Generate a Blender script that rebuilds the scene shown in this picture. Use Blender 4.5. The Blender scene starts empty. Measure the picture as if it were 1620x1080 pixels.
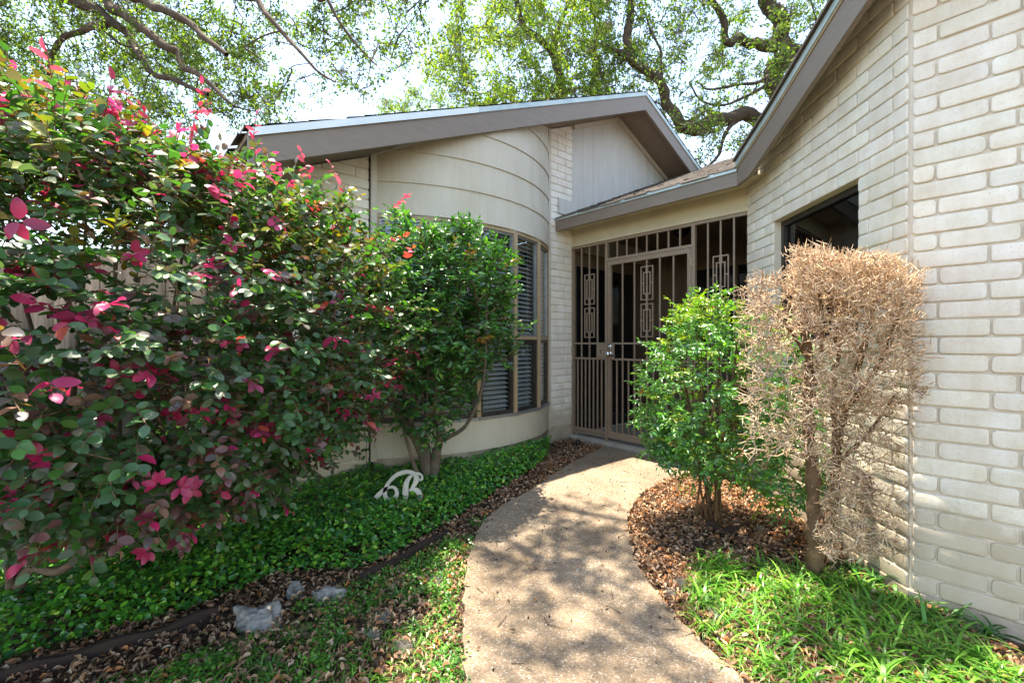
import bpy, bmesh, math
import numpy as np
from mathutils import Vector
R = np.random.RandomState(11)
SC = bpy.context.scene
COL = SC.collection

# ---------------------------------------------------------------- camera, sky, sun
cam_d = bpy.data.cameras.new("camera"); cam = bpy.data.objects.new("camera", cam_d); COL.objects.link(cam)
EYE = 1.08
cam.location = (0, 0, EYE); cam.rotation_euler = (math.radians(90), 0, 0)
cam_d.lens = 16.0; cam_d.sensor_width = 36.0; cam_d.shift_y = 3/1620
cam_d.clip_start = 0.05; cam_d.clip_end = 2000
SC.camera = cam
SUN_EL = math.radians(80.5)
SUN_AZ = math.atan2(-0.63, 0.777)            # clockwise angle from +Y, towards the sun
w = bpy.data.worlds.new("World"); SC.world = w; w.use_nodes = True
nt = w.node_tree; nt.nodes.clear()
sky = nt.nodes.new('ShaderNodeTexSky'); sky.sky_type = 'NISHITA'; sky.sun_disc = False
sky.sun_elevation = SUN_EL; sky.sun_rotation = SUN_AZ; sky.air_density = 1.0; sky.dust_density = 0.5; sky.ozone_density = 1.5
bgn = nt.nodes.new('ShaderNodeBackground'); bgn.inputs[1].default_value = 0.15
out = nt.nodes.new('ShaderNodeOutputWorld')
tn = nt.nodes.new('ShaderNodeMix'); tn.data_type = 'RGBA'; tn.blend_type = 'MULTIPLY'; tn.inputs[0].default_value = 1.0
tn.inputs[7].default_value = (1.15, 1.0, 0.83, 1)
nt.links.new(sky.outputs[0], tn.inputs[6]); nt.links.new(tn.outputs[2], bgn.inputs[0]); nt.links.new(bgn.outputs[0], out.inputs[0])
sd = bpy.data.lights.new("sun", 'SUN'); sd.energy = 3.8; sd.angle = math.radians(0.55); sd.color = (1, 0.90, 0.74)
so = bpy.data.objects.new("sun", sd); COL.objects.link(so)
sdir = Vector((math.sin(SUN_AZ)*math.cos(SUN_EL), math.cos(SUN_AZ)*math.cos(SUN_EL), math.sin(SUN_EL)))
so.rotation_euler = sdir.to_track_quat('Z', 'Y').to_euler()
SC.view_settings.view_transform = 'Standard'; SC.view_settings.look = 'None'
SC.view_settings.exposure = 2.28; SC.view_settings.gamma = 1.0
try:
    SC.cycles.max_bounces = 8; SC.cycles.transparent_max_bounces = 12
except Exception: pass

# ---------------------------------------------------------------- frames of reference
P1 = np.array([0.726, 5.5]); B = np.array([0.748, 0.664]); N = np.array([0.664, -0.748])
def L(s, o, z=None):
    p = P1 - s*B + o*N
    return (p[0], p[1]) if z is None else (p[0], p[1], z)
def px(x, y, Y): return np.array([(x-810)/720*Y, Y, EYE+(543-y)/720*Y])
def gz(x, y):
    t = np.clip((4.5-np.asarray(y, float))/2.3, 0, 1); t = t*t*(3-2*t)
    return -0.06-0.14*t
def gp(x, y, dz=0.0):
    Y = 3.0
    for _ in range(40):
        Y = (EYE-(gz(0, Y)+dz))*720/(y-543)
    return np.array([(x-810)/720*Y, Y, float(gz(0, Y)+dz)])

# ---------------------------------------------------------------- materials
def srgb(h):
    c = [int(h[i:i+2], 16)/255 for i in (0, 2, 4)]
    return tuple(((v+0.055)/1.055)**2.4 if v > 0.04045 else v/12.92 for v in c)
def base_mat(name, rough=0.7, metal=0.0, spec=0.5):
    m = bpy.data.materials.new(name); m.use_nodes = True
    b = m.node_tree.nodes['Principled BSDF']
    b.inputs['Roughness'].default_value = rough; b.inputs['Metallic'].default_value = metal
    b.inputs['Specular IOR Level'].default_value = spec
    return m, m.node_tree, b
def nn(nt, t, **k):
    n = nt.nodes.new(t)
    for a, v in k.items(): setattr(n, a, v)
    return n
def mixc(nt, fac, a, b, mode='MIX'):
    n = nt.nodes.new('ShaderNodeMix'); n.data_type = 'RGBA'; n.blend_type = mode
    for i, v in ((0, fac), (6, a), (7, b)):
        if isinstance(v, bpy.types.NodeSocket): nt.links.new(v, n.inputs[i])
        elif i == 0: n.inputs[0].default_value = v
        else: n.inputs[i].default_value = (*v, 1) if len(v) == 3 else v
    return n.outputs[2]
def noise(nt, scale, detail=4, rough=0.6, vec=None, dist=0.0):
    n = nt.nodes.new('ShaderNodeTexNoise'); n.inputs['Scale'].default_value = scale
    n.inputs['Detail'].default_value = detail; n.inputs['Roughness'].default_value = rough
    n.inputs['Distortion'].default_value = dist
    if vec is not None: nt.links.new(vec, n.inputs['Vector'])
    return n.outputs[0]
def ramp(nt, fac, stops):
    n = nt.nodes.new('ShaderNodeValToRGB'); nt.links.new(fac, n.inputs[0])
    e = n.color_ramp.elements
    while len(e) < len(stops): e.new(0.5)
    for i, (p, c) in enumerate(stops):
        e[i].position = p; e[i].color = (*c, 1) if len(c) == 3 else c
    return n.outputs[0]
def coords(nt, scale=(1, 1, 1)):
    tc = nt.nodes.new('ShaderNodeTexCoord'); mp = nt.nodes.new('ShaderNodeMapping')
    mp.inputs['Scale'].default_value = scale; nt.links.new(tc.outputs['Object'], mp.inputs[0])
    return mp.outputs[0]
def bump(nt, b, h, strength=0.3, dist=0.01):
    n = nt.nodes.new('ShaderNodeBump'); n.inputs['Strength'].default_value = strength
    n.inputs['Distance'].default_value = dist; nt.links.new(h, n.inputs['Height'])
    nt.links.new(n.outputs[0], b.inputs['Normal'])
def simple(name, c1, c2, scale=3, rough=0.7, metal=0, bs=0.0, bscale=60, stretch=(1, 1, 1), spec=0.4, detail=5):
    m, nt, b = base_mat(name, rough, metal, spec)
    v = coords(nt, stretch)
    f = ramp(nt, noise(nt, scale, detail, 0.65, v), [(0.3, (0, 0, 0)), (0.7, (1, 1, 1))])
    nt.links.new(mixc(nt, f, c1, c2), b.inputs['Base Color'])
    if bs: bump(nt, b, noise(nt, bscale, 5, 0.6, v), bs, 0.004)
    return m
def painted_brick():
    m, nt, b = base_mat("painted_brick", 0.75, 0, 0.3)
    at = nn(nt, 'ShaderNodeAttribute', attribute_name='Col')
    v = coords(nt)
    f = ramp(nt, noise(nt, 9, 6, 0.7, v), [(0.35, (0, 0, 0)), (0.75, (1, 1, 1))])
    c = mixc(nt, f, (1, 1, 1), (0.86, 0.81, 0.73))
    c = mixc(nt, 1.0, at.outputs['Color'], c, 'MULTIPLY')
    f2 = ramp(nt, noise(nt, 140, 4, 0.8, v), [(0.30, (1, 1, 1)), (0.40, (0, 0, 0))])
    c = mixc(nt, f2, c, (0.36, 0.30, 0.23))
    v3 = coords(nt, (5, 5, 0.8))          # run-off streaks and grime
    st = ramp(nt, noise(nt, 1.6, 6, 0.7, v3), [(0.42, (1, 1, 1)), (0.70, (0.80, 0.73, 0.62))])
    c = mixc(nt, 0.5, c, st, 'MULTIPLY')
    sx = nt.nodes.new('ShaderNodeSeparateXYZ'); nt.links.new(v, sx.inputs[0])
    sm = nt.nodes.new('ShaderNodeMath'); sm.operation = 'MULTIPLY_ADD'; nt.links.new(noise(nt, 7, 5, 0.7, v), sm.inputs[0]); sm.inputs[1].default_value = -0.45; nt.links.new(sx.outputs[2], sm.inputs[2])
    c = mixc(nt, ramp(nt, sm.outputs[0], [(0.0, (0.65, 0.65, 0.65)), (0.14, (0, 0, 0))]), c, (0.40, 0.32, 0.22))
    nt.links.new(c, b.inputs['Base Color'])
    mx = mixc(nt, 0.45, noise(nt, 35, 5, 0.7, v), noise(nt, 190, 5, 0.7, v))
    bump(nt, b, mx, 0.75, 0.006)
    return m
def leaf_mat(name, rough=0.4, trans=0.35, tint=(1.5, 1.7, 0.6), spec=0.5, amt=1.0):
    m, nt, b = base_mat(name, rough, 0, spec)
    at = nn(nt, 'ShaderNodeAttribute', attribute_name='Col')
    nz = noise(nt, 180, 3, 0.6, coords(nt))
    c = mixc(nt, 0.35, at.outputs['Color'], mixc(nt, nz, (0.25, 0.25, 0.25), (1, 1, 1)), 'MULTIPLY')
    nt.links.new(c, b.inputs['Base Color'])
    tr = nt.nodes.new('ShaderNodeBsdfTranslucent')
    tcn = mixc(nt, 1.0, at.outputs['Color'], tuple(t*amt for t in tint), 'MULTIPLY')
    nt.links.new(tcn, tr.inputs[0])
    mx = nt.nodes.new('ShaderNodeMixShader'); mx.inputs[0].default_value = trans
    nt.links.new(b.outputs[0], mx.inputs[1]); nt.links.new(tr.outputs[0], mx.inputs[2])
    nt.links.new(mx.outputs[0], nt.nodes['Material Output'].inputs[0])
    return m
def attr_mat(name, rough=0.8, bs=0.4, bscale=80, stretch=(1, 1, 1), spec=0.3):
    m, nt, b = base_mat(name, rough, 0, spec)
    at = nn(nt, 'ShaderNodeAttribute', attribute_name='Col')
    v = coords(nt, stretch)
    f = noise(nt, bscale*0.5, 5, 0.7, v)
    c = mixc(nt, 0.8, at.outputs['Color'], ramp(nt, f, [(0.3, (0.45, 0.45, 0.45)), (0.7, (1.25, 1.25, 1.25))]), 'MULTIPLY')
    nt.links.new(c, b.inputs['Base Color'])
    bump(nt, b, noise(nt, bscale, 5, 0.7, v), bs, 0.006)
    return m
def glass_mat(name, tint=(0.55, 0.6, 0.6), refl=0.12):
    m = bpy.data.materials.new(name); m.use_nodes = True; nt = m.node_tree; nt.nodes.clear()
    o = nt.nodes.new('ShaderNodeOutputMaterial'); g = nt.nodes.new('ShaderNodeBsdfGlossy'); g.inputs['Roughness'].default_value = 0.03
    t = nt.nodes.new('ShaderNodeBsdfTransparent'); t.inputs[0].default_value = (*tint, 1)
    lw0 = nt.nodes.new('ShaderNodeLayerWeight'); lw = nt.nodes.new('ShaderNodeMath'); lw.operation = 'POWER'; lw.inputs[1].default_value = 4.5
    nt.links.new(lw0.outputs['Facing'], lw.inputs[0])
    ad = nt.nodes.new('ShaderNodeMath'); ad.operation = 'ADD'; ad.inputs[1].default_value = refl
    v = coords(nt); bp = nt.nodes.new('ShaderNodeBump'); bp.inputs['Strength'].default_value = 0.06; bp.inputs['Distance'].default_value = 0.02
    nt.links.new(noise(nt, 3, 2, 0.5, v), bp.inputs['Height']); nt.links.new(bp.outputs[0], g.inputs['Normal'])
    nt.links.new(lw.outputs[0], ad.inputs[0])
    mx = nt.nodes.new('ShaderNodeMixShader'); nt.links.new(ad.outputs[0], mx.inputs[0])
    nt.links.new(t.outputs[0], mx.inputs[1]); nt.links.new(g.outputs[0], mx.inputs[2]); nt.links.new(mx.outputs[0], o.inputs[0])
    return m
def aggregate_mat():
    m, nt, b = base_mat("exposed_aggregate", 0.8, 0, 0.35)
    v = coords(nt)
    vo = nn(nt, 'ShaderNodeTexVoronoi'); vo.inputs['Scale'].default_value = 170; nt.links.new(v, vo.inputs['Vector'])
    sep = nt.nodes.new('ShaderNodeSeparateColor'); nt.links.new(vo.outputs['Color'], sep.inputs[0])
    c = ramp(nt, sep.outputs[0], [(0.0, (0.13, 0.10, 0.07)), (0.15, (0.19, 0.145, 0.10)), (0.55, (0.245, 0.19, 0.13)), (0.82, (0.285, 0.20, 0.125)), (0.94, (0.34, 0.29, 0.23)), (1.0, (0.44, 0.41, 0.36))])
    f = ramp(nt, noise(nt, 2.2, 6, 0.65, v), [(0.38, (0, 0, 0)), (0.68, (1, 1, 1))])
    c = mixc(nt, 0.6, c, ramp(nt, noise(nt, 2.2, 6, 0.65, v), [(0.35, (0.42, 0.38, 0.34)), (0.7, (1.15, 1.15, 1.15))]), 'MULTIPLY')
    nt.links.new(c, b.inputs['Base Color'])
    bump(nt, b, vo.outputs['Distance'], 0.4, 0.003)
    return m
def soil_mat():
    m, nt, b = base_mat("soil", 0.95, 0, 0.15)
    v = coords(nt)
    vo = nn(nt, 'ShaderNodeTexVoronoi'); vo.inputs['Scale'].default_value = 55; nt.links.new(v, vo.inputs['Vector'])
    sep = nt.nodes.new('ShaderNodeSeparateColor'); nt.links.new(vo.outputs['Color'], sep.inputs[0])
    c = ramp(nt, sep.outputs[0], [(0.0, (0.035, 0.022, 0.014)), (0.5, (0.085, 0.052, 0.032)), (0.85, (0.16, 0.10, 0.06)), (1.0, (0.27, 0.19, 0.12))])
    c = mixc(nt, 0.5, c, noise(nt, 8, 6, 0.7, v), 'MULTIPLY')
    nt.links.new(c, b.inputs['Base Color'])
    bump(nt, b, vo.outputs['Distance'], 1.0, 0.012)
    return m
def fence_mat():
    m, nt, b = base_mat("weathered_cedar", 0.9, 0, 0.2)
    at = nn(nt, 'ShaderNodeAttribute', attribute_name='Col')
    v = coords(nt, (14, 14, 0.9))
    c = mixc(nt, 0.9, at.outputs['Color'], ramp(nt, noise(nt, 5, 7, 0.7, v, 0.6), [(0.3, (0.35, 0.33, 0.3)), (0.7, (1.3, 1.25, 1.2))]), 'MULTIPLY')
    nt.links.new(c, b.inputs['Base Color']); bump(nt, b, noise(nt, 12, 6, 0.7, v), 0.6, 0.004)
    return m
def siding_mat():
    m, nt, b = base_mat("cream_siding", 0.55, 0, 0.35)
    v = coords(nt)
    c = mixc(nt, ramp(nt, noise(nt, 2.5, 5, 0.6, v), [(0.3, (0, 0, 0)), (0.75, (1, 1, 1))]), (0.49, 0.445, 0.355), (0.55, 0.505, 0.415))
    c = mixc(nt, 0.7, c, ramp(nt, noise(nt, 2.0, 7, 0.75, coords(nt, (4, 4, 0.7))), [(0.45, (1, 1, 1)), (0.75, (0.82, 0.77, 0.68))]), 'MULTIPLY')
    nt.links.new(c, b.inputs['Base Color'])
    bump(nt, b, noise(nt, 6, 8, 0.75, coords(nt, (2.2, 2.2, 30)), 1.2), 0.30, 0.006)
    return m
M = {}
M['brick'] = painted_brick()
M['mortar'] = simple("painted_mortar", (0.56, 0.48, 0.38), (0.66, 0.59, 0.49), 12, 0.9, bs=0.8, bscale=120)
M['siding'] = siding_mat()
M['panel'] = simple("panel_paint", (0.47, 0.44, 0.39), (0.54, 0.51, 0.46), 3, 0.6, bs=0.2, bscale=25, stretch=(3, 3, 0.5))
M['header'] = simple("header_paint", (0.50, 0.43, 0.29), (0.58, 0.51, 0.36), 4, 0.55, bs=0.15, bscale=40)
M['trim'] = simple("trim_paint", (0.45, 0.40, 0.32), (0.53, 0.48, 0.39), 6, 0.55, bs=0.15, bscale=60)
M['fascia'] = simple("taupe_fascia_paint", (0.175, 0.138, 0.108), (0.215, 0.170, 0.133), 5, 0.5, bs=0.25, bscale=9, stretch=(1, 1, 8))
M['soffit'] = simple("brown_soffit_paint", (0.19, 0.145, 0.105), (0.23, 0.175, 0.13), 4, 0.7, bs=0.2, bscale=30)
M['drip'] = simple("galvanised_drip_edge", (0.33, 0.42, 0.42), (0.50, 0.56, 0.55), 6, 0.45, 0.25, bs=0.1)
M['drip_new'] = simple("bright_drip_edge", (0.60, 0.66, 0.68), (0.72, 0.77, 0.78), 5, 0.5, 0.1, bs=0.1)
M['shingle'] = attr_mat("asphalt_shingle", 0.95, 0.8, 160)
M['gate'] = simple("taupe_gate_enamel", (0.23, 0.165, 0.115), (0.28, 0.205, 0.145), 9, 0.42, bs=0.12, bscale=90)
M['chrome'] = simple("satin_chrome", (0.62, 0.62, 0.62), (0.75, 0.75, 0.75), 20, 0.22, 1.0)
M['bronze'] = simple("bronze_aluminium", (0.035, 0.03, 0.028), (0.055, 0.048, 0.042), 10, 0.4, 0.3)
M['mullion'] = simple("tan_mullion_paint", (0.30, 0.22, 0.13), (0.37, 0.28, 0.17), 10, 0.5, bs=0.15)
M['greyframe'] = simple("aluminium_frame", (0.22, 0.23, 0.23), (0.3, 0.31, 0.31), 10, 0.4, 0.5)
M['glass'] = glass_mat("window_glass", (0.86, 0.90, 0.91), 0.06)
M['darkglass'] = glass_mat("dark_glass", (0.14, 0.15, 0.16), 0.05)
M['blind'] = simple("blind_slat", (0.50, 0.50, 0.49), (0.56, 0.56, 0.55), 5, 0.5)
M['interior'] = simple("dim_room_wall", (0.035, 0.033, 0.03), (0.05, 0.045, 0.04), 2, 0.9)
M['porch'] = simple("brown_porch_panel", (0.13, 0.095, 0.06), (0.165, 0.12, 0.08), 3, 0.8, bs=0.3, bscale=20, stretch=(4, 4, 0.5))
M['concrete'] = simple("foundation_concrete", (0.30, 0.24, 0.17), (0.44, 0.37, 0.29), 7, 0.9, bs=0.6, bscale=70)
M['curb'] = simple("grey_concrete", (0.30, 0.26, 0.22), (0.42, 0.38, 0.33), 9, 0.9, bs=0.6, bscale=90)
M['path'] = aggregate_mat(); M['soil'] = soil_mat(); M['fence'] = fence_mat()
M['black'] = simple("black_plastic", (0.012, 0.012, 0.012), (0.022, 0.022, 0.022), 9, 0.4)
M['edging'] = simple("rusted_steel_edging", (0.018, 0.011, 0.009), (0.042, 0.023, 0.016), 14, 0.8, bs=0.5, bscale=60)
M['clay'] = simple("terracotta_clay", (0.36, 0.14, 0.06), (0.48, 0.21, 0.10), 12, 0.85, bs=0.3)
M['plate'] = simple("brushed_steel_plate", (0.42, 0.41, 0.38), (0.60, 0.58, 0.54), 14, 0.5, 0.15, bs=0.2)
M['white'] = simple("white_plastic", (0.72, 0.72, 0.70), (0.78, 0.78, 0.76), 9, 0.45)
def rock_mat():
    m, nt, b = base_mat("limestone", 0.9, 0, 0.2); v = coords(nt)
    c = ramp(nt, noise(nt, 16, 7, 0.7, v), [(0.3, (0.07, 0.06, 0.05)), (0.45, (0.19, 0.18, 0.165)), (0.60, (0.30, 0.29, 0.28)), (0.72, (0.25, 0.19, 0.11))])
    nt.links.new(c, b.inputs['Base Color']); bump(nt, b, noise(nt, 45, 7, 0.75, v), 0.9, 0.012); return m
M['rock'] = rock_mat()
M['bark'] = attr_mat("oak_bark", 0.95, 1.0, 28)
M['stem'] = attr_mat("shrub_stem", 0.85, 0.6, 90)
M['deadwood'] = attr_mat("dead_twig", 0.85, 0.4, 90)
M['lf_loro'] = leaf_mat("shrub_leaf", 0.40, 0.30, (1.5, 1.9, 0.45), 0.6)
M['lf_pink'] = leaf_mat("pink_leaf", 0.38, 0.45, (1.35, 0.9, 0.9), 0.6)
M['lf_glossy'] = leaf_mat("glossy_leaf", 0.28, 0.30, (1.6, 1.9, 0.4), 0.6)
M['lf_cover'] = leaf_mat("groundcover_leaf", 0.30, 0.30, (1.5, 1.9, 0.4), 0.6)
M['lf_oak'] = leaf_mat("oak_leaf", 0.45, 0.42, (1.9, 2.1, 0.55), 0.4)
M['lf_grass'] = leaf_mat("grass_blade", 0.35, 0.35, (1.5, 1.9, 0.4), 0.5)
M['litter'] = leaf_mat("dry_leaf", 0.7, 0.2, (1.3, 1.0, 0.7), 0.3)
M['moss'] = attr_mat("ball_moss", 0.95, 0.3, 60)

# ---------------------------------------------------------------- object helpers
def tag(o, label=None, cat=None, group=None, kind=None):
    if label: o['label'] = label
    if cat: o['category'] = cat
    if group: o['group'] = group
    if kind: o['kind'] = kind
    return o
def empty(name, loc, label, cat, group=None):
    o = bpy.data.objects.new(name, None); COL.objects.link(o); o.location = loc; o.empty_display_size = 0.2
    return tag(o, label, cat, group)
def link(name, me, mats, parent=None):
    for m in (mats if isinstance(mats, (list, tuple)) else [mats]): me.materials.append(m)
    o = bpy.data.objects.new(name, me); COL.objects.link(o)
    if parent is not None:
        o.parent = parent
        o.matrix_parent_inverse = parent_inv(parent)
    return o
def parent_inv(p):
    from mathutils import Matrix
    return Matrix.Translation(-p.location) if p.type == 'EMPTY' else Matrix()
def npmesh(name, V, F_list, cols=None, mats=None, parent=None, smooth=False):
    """F_list: list of int arrays (n,k) all faces of same k."""
    me = bpy.data.meshes.new(name)
    V = np.asarray(V, np.float32)
    F_list = [np.asarray(f, np.int32) for f in F_list if len(f)]
    me.vertices.add(len(V)); me.vertices.foreach_set('co', V.ravel())
    tot = np.concatenate([np.full(len(f), f.shape[1], np.int32) for f in F_list])
    idx = np.concatenate([f.ravel() for f in F_list])
    st = np.concatenate([[0], np.cumsum(tot)[:-1]]).astype(np.int32)
    me.loops.add(len(idx)); me.loops.foreach_set('vertex_index', idx)
    me.polygons.add(len(tot)); me.polygons.foreach_set('loop_start', st); me.polygons.foreach_set('loop_total', tot)
    if smooth: me.polygons.foreach_set('use_smooth', np.ones(len(tot), bool))
    if cols is not None:
        a = me.color_attributes.new('Col', 'FLOAT_COLOR', 'POINT')
        c = np.ones((len(V), 4), np.float32); c[:, :3] = cols; a.data.foreach_set('color', c.ravel())
    me.update(calc_edges=True); me.validate()
    return link(name, me, mats, parent) if mats is not None else me
class MB:
    def __init__(s): s.v = []; s.f = []
    def add(s, vs, fs):
        n = len(s.v); s.v += [tuple(map(float, p)) for p in vs]; s.f += [tuple(i+n for i in f) for f in fs]
    def quad(s, a, b, c, d): s.add([a, b, c, d], [(0, 1, 2, 3)])
    def box8(s, b, t):      # bottom loop of 4, top loop of 4
        s.add(list(b)+list(t), [(3, 2, 1, 0), (4, 5, 6, 7), (0, 1, 5, 4), (1, 2, 6, 5), (2, 3, 7, 6), (3, 0, 4, 7)])
    def prism(s, pts, d):   # polygon pts extruded by vector d
        n = len(pts); q = [tuple(np.add(p, d)) for p in pts]
        s.add(list(pts)+q, [tuple(range(n))[::-1], tuple(range(n, 2*n))]+[(i, (i+1) % n, n+(i+1) % n, n+i) for i in range(n)])
    def bar(s, a, b, w, h, up=(0, 0, 1)):   # rectangular bar from a to b
        a = np.array(a, float); b = np.array(b, float); d = b-a; d /= np.linalg.norm(d)
        u = np.array(up, float); sd = np.cross(d, u)
        if np.linalg.norm(sd) < 1e-4: sd = np.cross(d, (1, 0, 0))
        sd /= np.linalg.norm(sd); u = np.cross(sd, d)
        c = [(-w/2, -h/2), (w/2, -h/2), (w/2, h/2), (-w/2, h/2)]
        s.box8([a+sd*i+u*j for i, j in c], [b+sd*i+u*j for i, j in c])
    def tube(s, pts, rad, n=10, caps=True):
        pts = np.array(pts, float); rad = np.ones(len(pts))*rad if np.isscalar(rad) else np.array(rad)
        V, F = tube_np(pts, rad, n); b = len(s.v); s.v += [tuple(p) for p in V]; s.f += [tuple(int(i)+b for i in f) for f in F]
        if caps: s.f += [tuple(range(b, b+n))[::-1], tuple(range(len(s.v)-n, len(s.v)))]
    def lathe(s, c, prof, n=20, axis=2):
        V = []; F = []
        for r, h in prof:
            for i in range(n):
                a = 2*math.pi*i/n; p = [c[0], c[1], c[2]]
                o = [k for k in (0, 1, 2) if k != axis]
                p[o[0]] += r*math.cos(a); p[o[1]] += r*math.sin(a); p[axis] += h; V.append(p)
        m = len(prof)
        for j in range(m-1):
            for i in range(n): F.append((j*n+i, j*n+(i+1) % n, (j+1)*n+(i+1) % n, (j+1)*n+i))
        F.append(tuple(range(n))[::-1]); F.append(tuple(range((m-1)*n, m*n)))
        s.add(V, F)
    def build(s, name, mat, parent=None, bevel=0, smooth=False):
        me = bpy.data.meshes.new(name); me.from_pydata(s.v, [], s.f)
        bm = bmesh.new(); bm.from_mesh(me); bmesh.ops.recalc_face_normals(bm, faces=bm.faces[:])
        if bevel: bmesh.ops.bevel(bm, geom=bm.edges[:], offset=bevel, segments=2, affect='EDGES', clamp_overlap=True)
        if smooth:
            for f in bm.faces: f.smooth = True
        bm.to_mesh(me); bm.free(); me.update()
        return link(name, me, mat, parent)
def frames(pts):
    d = np.gradient(pts, axis=0); d /= np.linalg.norm(d, axis=1)[:, None]+1e-9
    ref = np.array([0.31, 0.17, 0.93]) if abs(d[0, 2]) < 0.9 else np.array([1.0, 0.1, 0.2])
    a = np.cross(d, ref); a /= np.linalg.norm(a, axis=1)[:, None]+1e-9
    return a, np.cross(d, a)
def tube_np(pts, rad, n):
    a, b = frames(pts); t = np.arange(n)*2*np.pi/n
    V = pts[:, None, :]+rad[:, None, None]*(np.cos(t)[None, :, None]*a[:, None, :]+np.sin(t)[None, :, None]*b[:, None, :])
    m = len(pts); i = np.arange(m-1)[:, None]*n; j = np.arange(n)[None, :]
    F = np.stack([i+j, i+(j+1) % n, i+n+(j+1) % n, i+n+j], -1).reshape(-1, 4)
    return V.reshape(-1, 3), F
def spline(pts, k=6):
    pts = np.array(pts, float)
    if len(pts) < 3: return np.array([pts[0]+(pts[-1]-pts[0])*t for t in np.linspace(0, 1, k)])
    P = np.vstack([2*pts[0]-pts[1], pts, 2*pts[-1]-pts[-2]]); o = []
    for i in range(1, len(P)-2):
        for t in np.linspace(0, 1, k, endpoint=False):
            a, b, c, d = P[i-1], P[i], P[i+1], P[i+2]
            o.append(0.5*((2*b)+(c-a)*t+(2*a-5*b+4*c-d)*t*t+(-a+3*b-3*c+d)*t**3))
    o.append(P[-2]); return np.array(o)
def tubes(name, lines, mat, parent, n=7, col=(0.1, 0.08, 0.06), var=0.2, wob=0.0, base=None):
    """lines: list of (pts, radii)"""
    VV = [] ; FF = []; CC = []; o = 0
    for pts, rad in lines:
        pts = np.array(pts, float); rad = np.array(rad, float)
        V, F = tube_np(pts, rad, n)
        if wob: V = V+R.normal(0, 1, V.shape)*np.repeat(rad, n)[:, None]*wob
        VV.append(V); FF.append(F+o); o += len(V)
        CC.append(np.array(col)[None, :]*(1+R.uniform(-var, var))*np.ones((len(V), 1)))
    return npmesh(name, np.vstack(VV), [np.vstack(FF)], np.vstack(CC), mat, parent, smooth=True)
def segs_np(A, Bp, r0, r1, n=3):
    A = np.asarray(A); Bp = np.asarray(Bp); d = Bp-A; d /= np.linalg.norm(d, axis=1)[:, None]+1e-9
    ref = np.where(np.abs(d[:, 2:3]) < 0.9, np.array([[0.1, 0.2, 0.97]]), np.array([[1.0, 0.1, 0.0]]))
    a = np.cross(d, ref); a /= np.linalg.norm(a, axis=1)[:, None]+1e-9; b = np.cross(d, a)
    t = np.arange(n)*2*np.pi/n; ring = np.cos(t)[None, :, None]*a[:, None]+np.sin(t)[None, :, None]*b[:, None]
    r0 = np.broadcast_to(r0, len(A)); r1 = np.broadcast_to(r1, len(A))
    V = np.concatenate([A[:, None]+ring*r0[:, None, None], Bp[:, None]+ring*r1[:, None, None]], 1)
    k = np.arange(len(A))[:, None]*2*n; F = []
    for i in range(n): F.append(np.concatenate([k+i, k+(i+1) % n, k+n+(i+1) % n, k+n+i], 1))
    return V.reshape(-1, 3), np.concatenate(F)
def unit(v): return v/(np.linalg.norm(v, axis=-1, keepdims=True)+1e-9)
SH = {}
def mk_shape(st):
    """stations (a, halfwidth, sag, lift) -> template with folded midrib"""
    V = [(0, 0, 0)]; F3 = []; F4 = []
    for a, h, sag, lift in st: V += [(a, -h, sag+lift), (a, 0, sag), (a, h, sag+lift)]
    V.append((1, 0, st[-1][2]*1.5)); t = len(V)-1; n = len(st)
    F3 += [(0, 2, 1), (0, 3, 2)]
    for i in range(n-1):
        b = 1+3*i; F4 += [(b, b+1, b+4, b+3), (b+1, b+2, b+5, b+4)]
    b = 1+3*(n-1); F3 += [(b, b+1, t), (b+1, b+2, t)]
    return np.array(V, float), np.array(F3), np.array(F4)
SH['oval'] = mk_shape([(0.13, 0.30, -0.01, 0.03), (0.38, 0.5, -0.02, 0.06), (0.68, 0.46, -0.06, 0.05), (0.90, 0.25, -0.11, 0.02)])
SH['mid'] = mk_shape([(0.28, 0.44, -0.01, 0.05), (0.68, 0.44, -0.06, 0.05)])
SH['lance'] = mk_shape([(0.25, 0.40, 0.0, 0.06), (0.55, 0.46, -0.05, 0.07), (0.82, 0.24, -0.13, 0.03)])
SH['tri'] = (np.array([(0, 0, 0), (0.5, -0.5, 0.08), (1, 0, -0.08), (0.5, 0.5, 0.08)], float), np.array([(0, 2, 1), (0, 3, 2)]), np.zeros((0, 4), int))
SH['curl'] = mk_shape([(0.25, 0.36, 0.10, 0.16), (0.6, 0.42, 0.12, 0.20), (0.85, 0.2, 0.05, 0.10)])
def leaves(name, P, D, U, Ln, Wd, C, mat, parent=None, shape='oval', smooth=True):
    T, F3, F4 = SH[shape]; n = len(P)
    D = unit(D); S = unit(np.cross(U, D)); U = np.cross(D, S)
    Ln = np.broadcast_to(Ln, n); Wd = np.broadcast_to(Wd, n)
    V = (P[:, None]+D[:, None]*(T[None, :, 0:1]*Ln[:, None, None])+S[:, None]*(T[None, :, 1:2]*Wd[:, None, None])+U[:, None]*(T[None, :, 2:3]*(Ln*R.uniform(.2, 2.4, n))[:, None, None]))
    k = (np.arange(n)*len(T))[:, None, None]
    fl = []
    if len(F3): fl.append((F3[None]+k).reshape(-1, 3))
    if len(F4): fl.append((F4[None]+k).reshape(-1, 4))
    return npmesh(name, V.reshape(-1, 3), fl, np.repeat(C, len(T), 0), mat, parent, smooth)
def pick(pal, n, wts=None, var=0.2):
    pal = np.array(pal, float); i = R.choice(len(pal), n, p=None if wts is None else np.array(wts)/np.sum(wts))
    return np.clip(pal[i]*(1+R.uniform(-var, var, (n, 1)))*(1+R.uniform(-0.06, 0.06, (n, 3))), 0, 1)
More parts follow.
